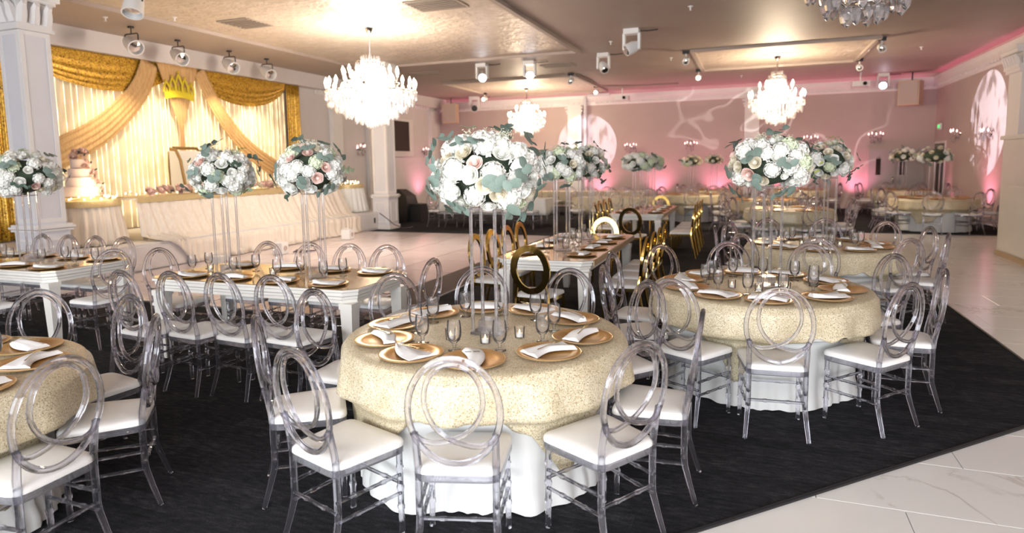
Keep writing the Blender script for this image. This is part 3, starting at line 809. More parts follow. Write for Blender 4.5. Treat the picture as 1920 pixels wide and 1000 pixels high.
for nm, d in RT.items():
    cx, cy = d['c']; R = 0.775; ca = []; ch = []
    an = relax([atan2(y - cy, x - cx) for x, y in d['tops']], 34.4 if len(d['tops']) > 5 else 37.5)
    an2 = relax(an, 34.6)
    for (x, y), a in zip(d['tops'], an):
        r = max(1.135, hypot(x - cx, y - cy)) - 0.252
        ca.append((a, r)); ch.append((a, r - 0.25))
    round_table(cx, cy, R, nm, d['th0'], d['half'], ch, d['ph'])
    for k, (a, r) in enumerate(ca):
        ck = clock(cx, cy, a)
        clear_chair(cx + r * cos(a), cy + r * sin(a), face(-cos(a), -sin(a)), 'clear acrylic loop-back chair at %s on the clock of the %s' % (ck, nm), 'clear chairs around the round tables')
        rr = 0.575; a = an2[k]; x, y = cx + rr * cos(a), cy + rr * sin(a)
        ga = a + 0.30; gx, gy = cx + 0.40 * cos(ga), cy + 0.40 * sin(ga)
        first = nm.startswith('front') and k == 0
        rz = a + pi / 2 + random.uniform(-.35, .35)
        if first: rz = a + radians(8)
        nap = setting(x, y, ZT, rz, '%s on the clock of the %s' % (ck, nm), 'on the round tables', 2 if first else k, fork=not first, glass=(gx, gy))
        if first:       # two cursive words in black ink on the front napkin
            for q, (ox, nn) in enumerate(((-0.036, 4), (0.006, 4))):
                pts = [(0.004 + 0.004 * sin(t * 2 * pi * nn + 0.6) * (2.2 if t < 0.18 and q == 0 else 1), -(ox + t * 0.030), 0.0525) for t in [i / 40 for i in range(41)]]
                MB().tube(pts, 0.0015, 4).build('printed_word', 'ink', nap)
    if not nm.startswith('edge'):
        for q in range(3):
            a = atan2(-cy, -cx) + (q - 1) * 0.9
            votive(cx + 0.245 * cos(a), cy + 0.245 * sin(a), ZT, 'small glass votive candle, %s of three at the centre of the %s' % (('first', 'middle', 'last')[q], ' '.join(nm.split()[:3])))

# ------------------------------------------------------------------ long tables
def octa(x0, x1, y0, y1, c):
    return [(x0 + c, y0), (x1 - c, y0), (x1, y0 + c), (x1, y1 - c), (x1 - c, y1), (x0 + c, y1), (x0, y1 - c), (x0, y0 + c)]
def long_table(x0, x1, y0, y1, label, gilt=False):
    cx, cy = (x0 + x1) / 2, (y0 + y1) / 2; w, d = (x1 - x0) / 2, (y1 - y0) / 2
    zf = ZF(cx, cy); t = thing('long_table', label, 'table', (cx, cy, zf), 0, 'white long tables')
    m = MB(); o = lambda e, z: [(px, py, z - zf) for px, py in octa(-w + e, w - e, -d + e, d - e, 0.09)]
    m.loft([o(0.05, 0.648), o(0.05, 0.672), o(0.035, 0.680), o(0.035, 0.700), o(0.015, 0.712), o(0.015, 0.738), o(0.0, 0.746), o(0.0, 0.764)])
    m.build('tabletop', 'white_paint', t, smooth=False)
    m = MB(); m.loft([o(0.012 if not gilt else 0.0, 0.7642), o(0.012 if not gilt else 0.0, 0.7685)]); m.build('mirror_inlay', 'mirror_top', t, smooth=False)
    if gilt:
        for s in (-1, 1):
            MB().box((s * (w + 0.004), 0, 0.735 - zf), (0.012, 2 * d - 0.2, 0.052)).build('gilded_edge', 'wood_edge', t, smooth=False)
    for sx in (-1, 1):
        for sy in (-1, 1):
            px, py = sx * (w - 0.095), sy * (d - 0.095)
            q = lambda a, z: [(px - a, py - a, z), (px + a, py - a, z), (px + a, py + a, z), (px - a, py + a, z)]
            MB().loft([q(0.033, 0), q(0.040, 0.05), q(0.055, 0.60 - zf), q(0.062, 0.60 - zf), q(0.062, 0.648 - zf)]).build('leg', 'white_paint', t, smooth=False)
    return t
ZL = 0.769
ORD = ['first', 'second', 'third', 'fourth', 'fifth']
long_table(-5.15, -2.93, 4.20, 5.16, 'white moulded long table with bronze mirror top under two tall bouquets')
long_table(-8.75, -6.40, 4.16, 5.14, 'white moulded long table beside the panelled column')
long_table(-2.50, -1.47, 6.13, 8.66, 'white moulded long table lined with gold chairs, in front', True)
long_table(-2.56, -1.54, 12.1, 14.6, 'white moulded long table lined with gold chairs, farther back', True)
fc_ = [(-4.52, 3.50), (-4.08, 3.56), (-3.64, 3.60), (-3.20, 3.64)]
for k, (x, y) in enumerate(fc_):
    clear_chair(x, y + 0.252, face(0.10, 1), 'clear acrylic loop-back chair on the near side of the two-bouquet table, %s from the cake' % ORD[k], 'clear chairs at the long tables')
for k, (x, y) in enumerate([(-4.74, 5.34), (-4.20, 5.34), (-3.74, 5.36), (-3.31, 5.36)]):
    clear_chair(x, y - 0.252, face(0.0, -1), 'clear acrylic loop-back chair on the dance-floor side of the two-bouquet table, %s from the cake' % ORD[k], 'clear chairs at the long tables')
clear_chair(-5.46 + .252, 4.62, face(1, 0), 'clear acrylic loop-back chair at the cake end of the two-bouquet table', 'clear chairs at the long tables')
clear_chair(-2.46 - .252, 4.68, face(-1, 0), 'clear acrylic loop-back chair at the dance-floor end of the two-bouquet table', 'clear chairs at the long tables')
clear_chair(-5.84 - .252, 4.46, face(-1, 0.1), 'clear acrylic loop-back chair heading the table beside the panelled column', 'clear chairs at the long tables')
for k, x in enumerate((-6.80, -7.26, -7.72, -8.18)):
    clear_chair(x, 5.32 - 0.252, face(0, -1), 'clear acrylic loop-back chair behind the table beside the column, %s from its head' % ORD[k], 'clear chairs at the long tables')
for k, x in enumerate((-6.85, -7.35)):
    clear_chair(x, 3.62 + 0.252, face(0, 1), 'clear acrylic loop-back chair in front of the table beside the column, %s from its head' % ORD[k], 'clear chairs at the long tables')
def row_settings(xs, y, gy, nm, side, z=ZL, vert=False, near=True, go=0.13):
    for k, x in enumerate(xs):
        px, py = (y, x) if vert else (x, y)
        gx, gy_ = (gy, x + 0.12) if vert else (x + go, gy)
        setting(px, py, z, (pi / 2 if vert else 0) + random.uniform(-.3, .3) + (0.25 if not vert else 0), 'the %s place %s of the %s' % (ORD[k], side, nm), 'on the long tables', k + 1, fork=near, glass=(gx, gy_), near=near)
row_settings([-4.78, -4.28, -3.78, -3.28], 4.37, 4.58, 'two-bouquet table', 'on the near side', go=-0.2)
row_settings([-4.78, -4.20, -3.68, -3.22], 4.99, 4.78, 'two-bouquet table', 'on the dance-floor side', go=-0.2)
row_settings([-6.66, -7.16, -7.66], 4.35, 4.54, 'column-side table', 'on the near side')
row_settings([-6.66, -7.12, -7.68, -8.14], 4.95, 4.76, 'column-side table', 'on the stage side')
for nm, ys, xa in (('front gold-chair table', (6.55, 7.10, 7.65, 8.20), 0), ('farther gold-chair table', (12.5, 13.05, 13.6, 14.15), -0.06)):
    row_settings(ys, -2.30 + xa, -2.10 + xa, nm, 'on the dance-floor side', vert=True, near=False)
    row_settings(ys, -1.67 + xa, -1.88 + xa, nm, 'on the walkway side', vert=True, near=False)
for k, (x, y) in enumerate(((-1.99, 7.12), (-2.0, 7.45), (-1.98, 7.62), (-1.99, 8.45))):
    tag(obj('goblet', GOBLET, None, (x, y, ZL)), 'clear goblet in the centre of the front gold-chair table, %s from its front end' % ORD[k], 'goblet', 'goblets on the long tables')
votive(-4.86, 4.68, ZL, 'votive candle on the two-bouquet table near the cake end')
votive(-4.10, 4.66, ZL, 'votive candle between the bouquets of the two-bouquet table')
for k, y in enumerate((6.56, 7.06, 7.56, 8.05)):
    gold_chair(-2.92 + .252, y, face(1, 0), 'gold ring-back chair on the dance-floor side of the front gold-chair table, %s from its front' % ORD[k])
for k, y in enumerate((6.68, 7.18, 7.66, 8.12)):
    gold_chair(-1.0 - .252, y, face(-1, 0), 'gold ring-back chair on the walkway side of the front gold-chair table, %s from its front' % ORD[k])
gold_chair(-1.96, 5.72 + .252, face(0.08, 1), 'gold ring-back chair heading the near end of the front gold-chair table')
gold_chair(-1.95, 8.90 - .252 + .1, face(0, -1), 'gold ring-back chair heading the far end of the front gold-chair table')
for k, y in enumerate((12.46, 12.95, 13.44, 13.93)):
    gold_chair(-2.93 + .252, y, face(1, 0), 'gold ring-back chair on the dance-floor side of the farther gold-chair table, %s from its front' % ORD[k])
for k, y in enumerate((11.9, 12.4, 13.0, 13.6)):
    gold_chair(-0.93 - .252, y, face(-1, 0), 'gold ring-back chair on the walkway side of the farther gold-chair table, %s from its front' % ORD[k])
gold_chair(-1.93, 10.95 + .252, face(0.05, 1), 'dark gold ring-back chair pulled out before the farther gold-chair table')
gold_chair(-1.95, 14.75, face(0, -1), 'gold ring-back chair heading the far end of the farther gold-chair table')

# ------------------------------------------------------------------ far tables in the blurred half of the hall
FT = [((4.10, 17.95), 0.90, 'grey-door far table', 9), ((0.70, 13.75), 0.80, 'third-row far table', 8), ((0.25, 16.8), 0.80, 'mid-hall far table', 8),
      ((1.45, 22.7), 0.85, 'back-wall far table', 8), ((-1.65, 19.5), 0.85, 'gold-side far table', 8), ((4.25, 22.3), 0.85, 'back-corner far table', 8), ((-1.2, 22.6), 0.80, 'pink-light far table', 7)]
for q, ((cx, cy), R, nm, nc) in enumerate(FT):
    a0 = atan2(-cy, -cx) + (0.35 if q % 2 else 0.0); cs = []; ch = []
    for k in range(nc):
        a = a0 + 2 * pi * k / nc; r = R + 0.17; cs.append((a, r)); ch.append((a, r - 0.275))
    round_table(cx, cy, R, nm, radians(20 + 25 * q), R + 0.28, ch, q * 1.3, nth=96)
    for k, (a, r) in enumerate(cs):
        far_chair(cx + r * cos(a), cy + r * sin(a), face(-cos(a), -sin(a)), 'blurred clear chair at %s on the clock of the %s' % (clock(cx, cy, a), nm), 'clear chairs at the far round tables')
    for k in range(nc):
        a = a0 + 2 * pi * k / nc + 0.1
        t = tag(obj('charger_plate', CHARGER, None, (cx + (R - 0.2) * cos(a), cy + (R - 0.2) * sin(a), ZT)), 'gold charger at %s on the clock of the %s' % (clock(cx, cy, a), nm), 'plate', 'chargers on the far tables')
        a += 0.25
        tag(obj('goblet', GOBLET, None, (cx + (R - 0.42) * cos(a), cy + (R - 0.42) * sin(a), ZT)), 'goblet at %s on the clock of the %s' % (clock(cx, cy, a - 0.25), nm), 'goblet', 'goblets on the far tables')
# cloth-covered oblong tables behind the dance floor
def oblong(x0, x1, y0, y1, label, mt):
    cx, cy = (x0 + x1) / 2, (y0 + y1) / 2; w, d = (x1 - x0) / 2, (y1 - y0) / 2
    t = thing('banquet_table', 'oblong banquet table hidden under ' + label, 'table', (cx, cy, 0.01), 0, 'oblong banquet tables')
    MB().box((0, 0, 0.735), (2 * w - 0.09, 2 * d - 0.09, 0.03)).build('tabletop', 'wood_edge', t, smooth=False)
    for sx in (-1, 1):
        for sy in (-1, 1): MB().box((sx * (w - 0.16), sy * (d - 0.16), 0.36), (0.05, 0.05, 0.72)).build('leg', 'chrome', t, smooth=False)
    m = MB(); P = octa(-w, w, -d, d, 0.03); pts = []
    for i in range(8):
        a, b = Vector(P[i]), Vector(P[(i + 1) % 8]); k = max(1, int((b - a).length / 0.06))
        pts += [a.lerp(b, j / k) for j in range(k)]
    rings = []
    for z in (0.762, 0.755, 0.6, 0.45, 0.32):
        e = 0.05 * (0.76 - z); rings.append([(p.x * (1 + e / w) + 0.03 * (0.76 - z) * sin(i * 1.1), p.y * (1 + e / d) + 0.03 * (0.76 - z) * sin(i * 0.9), z) for i, p in enumerate(pts)])
    m.loft([[(p.x * .6, p.y * .6, 0.764) for p in pts]] + rings, cap=False)
    m.f.append(tuple(range(len(pts)))); m.mi.append(0)
    o = m.build('tablecloth', mt, ang=80); o.location = (cx, cy, 0.01); tag(o, label, 'tablecloth', 'cloths on the oblong tables')
    solid(o, 0.003, 1.0)
oblong(-8.6, -5.3, 16.75, 17.6, 'pale cloth on the oblong table behind the dance floor', 'white_cloth')
oblong(-4.7, -2.6, 17.4, 18.3, 'pale cloth on the oblong table behind the gold-chair tables', 'sequin')
oblong(-7.6, -3.4, 21.2, 22.1, 'pale cloth on the oblong table under the lit wall circle', 'sequin')
for k in range(6):
    far_chair(-8.4 + k * 0.56, 16.32, face(0.05, 1), 'blurred clear chair before the table behind the dance floor, %s from the column' % (ORD + ['sixth'])[k], 'clear chairs at the oblong tables')
for k in range(4):
    far_chair(-4.45 + k * 0.55, 16.98, face(0, 1), 'blurred clear chair before the table behind the gold-chair tables, %s from the column' % ORD[k], 'clear chairs at the oblong tables')
    far_chair(-4.45 + k * 0.55, 18.75, face(0, -1), 'blurred clear chair beyond the table behind the gold-chair tables, %s from the column' % ORD[k], 'clear chairs at the oblong tables')
for k in range(7):
    far_chair(-7.4 + k * 0.6, 20.78, face(0, 1), 'blurred clear chair before the table under the wall circle, %s from the column' % (ORD + ['sixth', 'seventh'])[k], 'clear chairs at the oblong tables')

# ------------------------------------------------------------------ bouquets
def fib(n, lo=-1.0):
    out = []
    for i in range(n):
        z = 1 - (1 - lo) * (i + 0.5) / n; r = sqrt(max(0, 1 - z * z)); a = i * 2.399963
        out.append(Vector((r * cos(a), r * sin(a), z)))
    return out
def hydrangea(m_, seed):
    rn = random.Random(seed); m = MB()
    m.lathe([(0.0, -0.55), (0.6, -0.35), (0.80, 0.05), (0.62, 0.45), (0.3, 0.66), (0, 0.70)], 10)
    for p in fib(26, -0.25):
        q = p.to_track_quat('Z', 'Y').to_matrix() @ Matrix.Rotation(rn.uniform(0, 1.5), 3, 'Z')
        c = p * 0.86
        for k in range(4):
            a = k * pi / 2
            u = Vector((cos(a), sin(a), 0)); w = Vector((-sin(a), cos(a), 0))
            pts = [Vector((0, 0, 0)), u * 0.15 + w * 0.12 + Vector((0, 0, 0.07)), u * 0.30 + Vector((0, 0, rn.uniform(0.0, .10))), u * 0.15 - w * 0.12 + Vector((0, 0, 0.07))]
            m.add([c + q @ s for s in pts], [(0, 3, 2, 1)])
    return m.mesh('hydrangea_bloom', m_, smooth=False)
def rose(m_, open_=1.0):
    m = MB()
    m.lathe([(0.0, -0.5), (0.30, -0.42), (0.36, -0.05), (0.26, 0.30), (0.12, 0.40), (0.0, 0.36)], 8)
    for lay, (n, r, h, tilt) in enumerate(((3, 0.34, 0.42, 0.1), (4, 0.52, 0.36, 0.28), (5, 0.74, 0.26, 0.55), (5, 0.92, 0.08, 0.9))):
        for k in range(n):
            a0 = 2 * pi * (k + 0.5 * lay) / n; sp = 2 * pi / n * 0.68
            def pet(u, v):
                a = a0 + (u - 0.5) * sp * 2 * (0.55 + 0.45 * sin(pi * (0.25 + v * 0.5)))
                rr = r * (0.42 + 0.58 * v ** 0.8) * open_ * (1 + 0.10 * v * (1 - abs(2 * u - 1)))
                z = -0.42 + (h + 0.42) * v - tilt * 0.25 * max(0, v - 0.7) - 0.10 * abs(2 * u - 1) ** 2 * v
                return (rr * cos(a), rr * sin(a), z)
            m.grid(pet, 4, 3)
    return m.mesh('rose_bloom', m_, ang=75)
def leaf_mesh(m_, w, bend):
    m = MB(); n = 5
    vs = []; fs = []
    for i in range(n + 1):
        t = i / n; ww = w * sin(pi * min(1, 0.08 + t * 0.92)) ** 0.7 if i < n else 0.02
        for s in (-1, 0, 1): vs.append((s * ww, t * 2 - 0.1, bend * t * t - 0.12 * abs(s) * ww + 0.06 * (s == 0)))
    for i in range(n):
        for j in range(2): fs.append((i * 3 + j, i * 3 + j + 1, i * 3 + j + 4, i * 3 + j + 3))
    m.add(vs, fs); return m.mesh('leaf', m_, ang=80)
BL = {'h': [hydrangea('petal_w', 1), hydrangea('petal_w', 2), hydrangea('petal_g', 3)], 'r': [rose('petal_w'), rose('petal_c', 0.95), rose('petal_p', 1.0), rose('petal_w', 0.7)]}
LF = [leaf_mesh('leaf', 0.82, -0.25), leaf_mesh('leaf', 0.70, 0.1), leaf_mesh('leaf_dark', 0.55, -0.2), leaf_mesh('leaf_lime', 0.45, 0.1), leaf_mesh('leaf_light', 0.7, -0.1)]
def breath_mesh():
    m = MB(); rn = random.Random(5)
    for k in range(9):
        a = rn.uniform(0, 6.28); r = rn.uniform(.1, .55); h = rn.uniform(.7, 1.25)
        p = (r * cos(a), r * sin(a), h); m.cur = 0
        m.tube([(0, 0, 0), (p[0] * .4, p[1] * .4, h * .5), p], 0.012, 3); m.cur = 1
        for q in range(3):
            e = (p[0] + rn.uniform(-.1, .1), p[1] + rn.uniform(-.1, .1), h + rn.uniform(-.12, .06))
            m.lathe([(0, -.05), (.05, 0), (0, .05)], 5, e)
    return m.mesh('filler_sprig', ['leaf_light', 'petal_c'])
BREATH = breath_mesh()
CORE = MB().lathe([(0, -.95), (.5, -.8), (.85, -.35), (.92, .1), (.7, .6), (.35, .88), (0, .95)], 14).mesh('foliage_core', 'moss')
ROD = MB().tube([(0, 0, 0), (0, 0, 1)], 0.0105, 8).mesh('acrylic_rod', 'rod')
BASE = MB().box((0, 0, 0.006), (0.17, 0.17, 0.012)).mesh('base_plate', 'rod', smooth=False)
BLOCK = MB().box((0, 0, 0.045), (0.10, 0.10, 0.065)).mesh('base_block', 'rod', smooth=False)
def bouquet(x, y, z0, label, seed, nb=44, nl=60, R=0.275, V=0.20, zc=1.70, cream=False, rot=0.5):
    rn = random.Random(seed)
    t = thing('flower_centerpiece', label, 'flowers', (x, y, z0), 0, 'tall bouquets on acrylic stands')
    obj('base_plate', BASE, t, (0, 0, 0.0005), (0, 0, rot))
    if nb > 40: obj('base_block', BLOCK, t, (0, 0, 0), (0, 0, rot))
    for k in range(4):
        a = rot + pi / 4 + k * pi / 2; obj('acrylic_rod', ROD, t, (0.102 * cos(a), 0.102 * sin(a), 0.0125), None, (1, 1, zc - z0 - V * 0.55))
    obj('top_plate', BASE, t, (0, 0, zc - z0 - V * 0.95), (0, 0, rot), (0.9, 0.9, 1))
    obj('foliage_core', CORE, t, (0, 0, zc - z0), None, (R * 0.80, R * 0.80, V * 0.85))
    for i, p in enumerate(fib(nb, -0.80)):
        u = rn.random()
        q = Vector((p.x + rn.uniform(-.08, .08), p.y + rn.uniform(-.08, .08), p.z + rn.uniform(-.08, .08))).normalized()
        if u < (0.52 if not cream else 0.2): me = BL['h'][0 if rn.random() < .45 else (1 if rn.random() < .75 else 2)]; s = rn.uniform(0.060, 0.078); dep = 0.92; nm = 'hydrangea_bloom'
        else:
            v = rn.random(); me = BL['r'][(0 if v < .42 else 1 if v < .66 else 2 if v < .82 else 3) if not cream else (1 if v < .7 else 0)]; s = rn.uniform(0.044, 0.058); dep = 1.05; nm = 'rose_bloom'
        if nb < 30: s *= 1.25
        pos = Vector((q.x * R * dep, q.y * R * dep, q.z * V * dep * (1.12 if q.z > 0 else 1)))
        nr = Vector((q.x / R, q.y / R, q.z / V)).normalized()
        e = nr.to_track_quat('Z', 'Y').to_euler()
        obj(nm, me, t, (pos.x, pos.y, pos.z + zc - z0), e, (s, s, s))
    sp = fib(max(6, nl // 4), -0.72); rn.shuffle(sp)
    for p in sp:
        p = (Matrix.Rotation(seed, 3, 'Z') @ p + Vector((rn.uniform(-.15, .15), rn.uniform(-.15, .15), rn.uniform(-.15, .15)))).normalized()
        k = 0 if rn.random() < .45 else 1 if rn.random() < .5 else 2 if rn.random() < .45 else 3 if rn.random() < .55 else 4
        if cream and k < 2 and rn.random() < .6: k = 2
        nr = Vector((p.x / R, p.y / R, p.z / V)).normalized()
        fr_ = nr.to_track_quat('Z', 'Y').to_matrix() @ Matrix.Rotation(rn.uniform(0, 2 * pi), 3, 'Z')
        q = rn.randint(3, 5)
        for j in range(q):      # leaves set along a short sprig
            s = rn.uniform(0.027, 0.038) * (1.25 if k < 2 else 0.75 if k == 3 else 1.0) * (1 - 0.06 * j)
            off = fr_ @ Vector((0.012 * (-1) ** j, (j - 1.5) * 0.036, 0.016 + 0.006 * j))
            tilt = Matrix.Rotation((-1) ** j * rn.uniform(0.5, 1.1), 3, 'Z') @ Matrix.Rotation(rn.uniform(0.0, 0.6), 3, 'X')
            obj('leaf', LF[k], t, (p.x * (R * .9 + .068) + off.x, p.y * (R * .9 + .068) + off.y, p.z * (V * .95 + .075) + off.z + zc - z0), (fr_ @ tilt).to_euler(), (s, s, s))
    if nb > 30:
        for i in range(6):
            a = rn.uniform(0, 6.28); c = rn.uniform(.15, .6)
            p = Vector((cos(a) * c, sin(a) * c, 1)).normalized()
            obj('filler_sprig', BREATH, t, (p.x * R * .92, p.y * R * .92, p.z * V * 1.02 + zc - z0), p.to_track_quat('Z', 'Y').to_euler(), (.07, .07, .07))
    return t
bouquet(-1.40, 3.34, ZT, 'largest tall bouquet of white hydrangea, roses and eucalyptus, on the front round table', 3, 66, 92, 0.275, 0.195, 1.675, rot=0.0)
bouquet(0.12, 5.23, ZT, 'tall white and blush bouquet on the second round table', 11, 56, 68, 0.27, 0.175, 1.695)
bouquet(0.79, 8.0, ZT, 'tall cream rose bouquet on the third round table', 17, 50, 60, 0.24, 0.19, 1.705, cream=True)
bouquet(-4.62, 4.66, ZL, 'tall white bouquet before the throne, on the two-bouquet table', 23, 56, 68, 0.26, 0.19, 1.685, rot=0.2)
bouquet(-3.62, 4.66, ZL, 'tall white bouquet before the gold curtain edge, on the two-bouquet table', 29, 56, 68, 0.26, 0.205, 1.70, rot=0.9)
bouquet(-7.38, 4.66, ZL, 'tall white bouquet before the panelled column', 31, 60, 72, 0.33, 0.22, 1.69)
bouquet(-1.99, 6.90, ZL, 'tall blush and white bouquet at the near end of the front gold-chair table', 37, 44, 56, 0.24, 0.17, 1.70)
bouquet(-1.99, 8.03, ZL, 'tall leafy white bouquet at the far end of the front gold-chair table', 41, 44, 72, 0.24, 0.20, 1.72, cream=True)
bouquet(-2.05, 12.38, ZL, 'small distant bouquet at the near end of the farther gold-chair table', 43, 24, 24, 0.27, 0.14, 1.72)
bouquet(-2.05, 13.99, ZL, 'small distant bouquet at the far end of the farther gold-chair table', 47, 24, 24, 0.25, 0.14, 1.72)
bouquet(-1.65, 19.45, ZT, 'small distant bouquet on the far round table past the gold chairs', 53, 22, 18, 0.28, 0.14, 1.74, cream=True)
bouquet(-1.2, 22.6, ZT, 'small distant bouquet on the far table under the pink wall light', 59, 22, 18, 0.28, 0.14, 1.78, cream=True)
bouquet(4.08, 17.9, ZT, 'small distant cream bouquet on the far table before the grey doors', 61, 24, 20, 0.34, 0.19, 1.78, cream=True)
bouquet(4.25, 22.3, ZT, 'small distant cream bouquet on the far table in the back corner', 67, 24, 20, 0.33, 0.19, 1.80, cream=True)
# ------------------------------------------------------------------ stage
SX = -9.65
st = struct(MB().box(((SX + XL - 0.1) / 2, 10.6, 0.25), (SX - XL + 0.1, 10.8, 0.478)).build('floor_stage', 'riser', smooth=False))
for k in range(6):
    y0 = 5.25 + k * 1.8
    MB().box((SX + 0.008, y0 + 0.9, 0.25), (0.02, 1.74, 0.40)).build('riser_panel', 'riser', st, smooth=False)
MB().box((SX + 0.02, 15.0, 0.27), (0.02, 0.06, 0.14)).build('outlet', 'black', st, smooth=False)
CX = XL + 0.01      # hanging plane of the stage drapery
def sheet(name, label, cat, y0, y1, z0, z1, m_, waves, amp, x=CX, t=0.006, group=None, bottom=None, nu=160, nv=10):
    m = MB()
    def fn(u, v):
        y = y0 + (y1 - y0) * u
        z = z1 + (z0 - z1) * v
        return (x + amp * sin(2 * pi * waves * u + 0.8 * sin(5 * u)) * (0.5 + 0.5 * v) + 0.4 * amp * sin(2 * pi * waves * 2.3 * u), y, z)
    m.grid(fn, nu, nv); o = m.build(name, m_, ang=80); solid(o, t, 0)
    return tag(o, label, cat, group)
sheet('backdrop_curtain', 'floor-length cream sheer curtain hung behind the stage', 'curtain', 7.8, 15.05, 0.51, 4.0995, 'cream_sheer', 34, 0.030, nu=340)
sheet('sequin_curtain', 'narrow orange gold sequin curtain ending the backdrop', 'curtain', 15.08, 15.66, 0.51, 4.0995, 'sequin_gold', 5, 0.03, x=CX + 0.05, nu=60)
sheet('sequin_curtain', 'gold sequin curtain half hidden behind the panelled column', 'curtain', 6.7, 7.75, 0.51, 4.0995, 'sequin_gold', 7, 0.03, x=CX + 0.05, nu=80)
rnl = random.Random(12)
lc = thing('light_curtain', 'warm vertical light strands hanging on the cream stage curtain', 'lights', (CX + 0.062, 0, 0.52))
for k in range(54):
    y = 7.95 + k * 0.131 + rnl.uniform(-.04, .04)
    b = MB(); z = rnl.uniform(.05, .5)
    while z < 3.3:
        l = rnl.uniform(.10, .38); b.tube([(.003, y, z), (.003, y, z + l)], .0035, 4); z += l + rnl.uniform(.10, .5)
    b.tube([(0, y, 0), (0, y, 3.575)], .0015, 3)
    b.build('light_strand', 'strand', lc)
def swag(label, y0, y1, sag, zt=4.0995, x=CX + 0.075):
    m = MB(); nu, nv = 60, 22
    def fn(u, v):
        s = (4 * u * (1 - u)) ** 0.62
        z = zt - v * sag * s - 0.01 * v
        f = v ** 1.5
        y = y0 + (y1 - y0) * (u + 0.0 * v)
        return (x + 0.03 * s * f + 0.016 * s * sin(v * v * 26) * f, y, z)
    m.grid(fn, nu, nv); o = m.build('sequin_swag', 'sequin_gold', ang=80); solid(o, 0.006, 0)
    return tag(o, label, 'swag', 'gold sequin swags')
swag('draped gold sequin swag over the cake side of the backdrop', 7.75, 11.35, 0.72)
swag('draped gold sequin swag over the far side of the backdrop', 11.75, 15.05, 0.74)
def drape(label, pts, w0, w1, x=CX + 0.135):
    P = [Vector((0, a, b)) for a, b in pts]; Q = []
    for i in range(len(P) - 1):
        p0, p1, p2, p3 = P[max(i - 1, 0)], P[i], P[i + 1], P[min(i + 2, len(P) - 1)]
        for t in (0, .2, .4, .6, .8): Q.append(0.5 * ((2 * p1) + (p2 - p0) * t + (2 * p0 - 5 * p1 + 4 * p2 - p3) * t * t + (3 * p1 - p0 - 3 * p2 + p3) * t ** 3))
    Q.append(P[-1]); k = len(Q); m = MB()
    def fn(u, v):
        i = min(k - 1, int(round(v * (k - 1)))); a = Q[max(i - 1, 0)]; b = Q[min(i + 1, k - 1)]
        t = (b - a).normalized(); nrm = Vector((0, -t.z, t.y)); w = w0 + (w1 - w0) * v
        p = Q[i] + nrm * (u - 0.5) * w
        return (x + 0.012 * sin(u * 2 * pi * 5) + 0.02 * sin(pi * u), p.y, p.z)
    m.grid(fn, 24, k - 1); o = m.build('tan_drape', 'tan_sheer', ang=80); solid(o, 0.005, 0)
    return tag(o, label, 'drape', 'tan sheer drapes')
drape('tan sheer drape sweeping down toward the cake', [(10.62, 4.06), (10.35, 3.5), (9.85, 2.95), (9.2, 2.45), (8.2, 1.95)], 0.42, 0.58)
drape('tan sheer drape sweeping down toward the gold curtain edge', [(11.95, 4.05), (12.45, 3.2), (13.1, 2.5), (13.85, 1.98), (15.0, 1.45)], 0.34, 0.50)
m = MB()
def tri(u, v):
    w = max(0.56 * (1 - v / 0.78), 0.045 + 0.25 * max(0, v - 0.78))
    z = 4.0995 - v * 2.0
    return (CX + 0.165 + 0.008 * sin(u * 2 * pi * 8) * (1 - 0.5 * v) - 0.03 * v, 11.32 + (u - 0.5) * 2 * w + 0.02 * v, z)
m.grid(tri, 40, 24); o = m.build('center_drape', 'tan_sheer', ang=80); solid(o, 0.005, 0)
tag(o, 'pale tan triangular drape gathered to a point above the throne', 'drape')
# crown cut-out on the centre drape
def crown_poly():
    m = MB()
    base = lambda u: -0.05 + 0.06 * (1 - (2 * u - 1) ** 2)
    W_ = 0.39
    cr = thing('crown_ornament', 'glittering yellow crown cut-out pinned to the centre drape', 'crown', (CX + 0.215, 11.27, 3.36))
    # curved band
    bm = MB(); n = 16
    ring = [((-0.012, W_ * (2 * i / n - 1), base(i / n))) for i in range(n + 1)] + [((-0.012, W_ * (2 * i / n - 1) * 1.03, base(i / n) + 0.15)) for i in range(n, -1, -1)]
    bm.loft([ring, [(p[0] + 0.024, p[1], p[2]) for p in ring]]); bm.build('band', 'crown', cr, smooth=False)
    for y, h, w in ((-0.33, 0.34, 0.085), (-0.165, 0.42, 0.09), (0.0, 0.52, 0.10), (0.165, 0.42, 0.09), (0.33, 0.34, 0.085)):
        z0 = base(0.5 + y / (2 * W_)) + 0.13
        lm = MB()
        lm.tube([(0, y - w, z0), (0, y - w * 0.9, z0 + h * .35), (0, y - w * .3, z0 + h * .62), (0, y * 1.06, z0 + h - 0.12)], [.028, .024, .024, .012], 6)
        lm.tube([(0, y + w, z0), (0, y + w * 0.9, z0 + h * .35), (0, y + w * .3, z0 + h * .62), (0, y * 1.06, z0 + h - 0.12)], [.028, .024, .024, .012], 6)
        lm.tube([(0, y, z0), (0, y, z0 + h * .3)], [.03, .008], 6)
        lm.build('spire', 'crown', cr)
        MB().lathe([(0, -.035), (.032, 0), (0, .05)], 8, (0, y * 1.06, z0 + h - 0.09)).build('tip', 'crown', cr)
crown_poly()

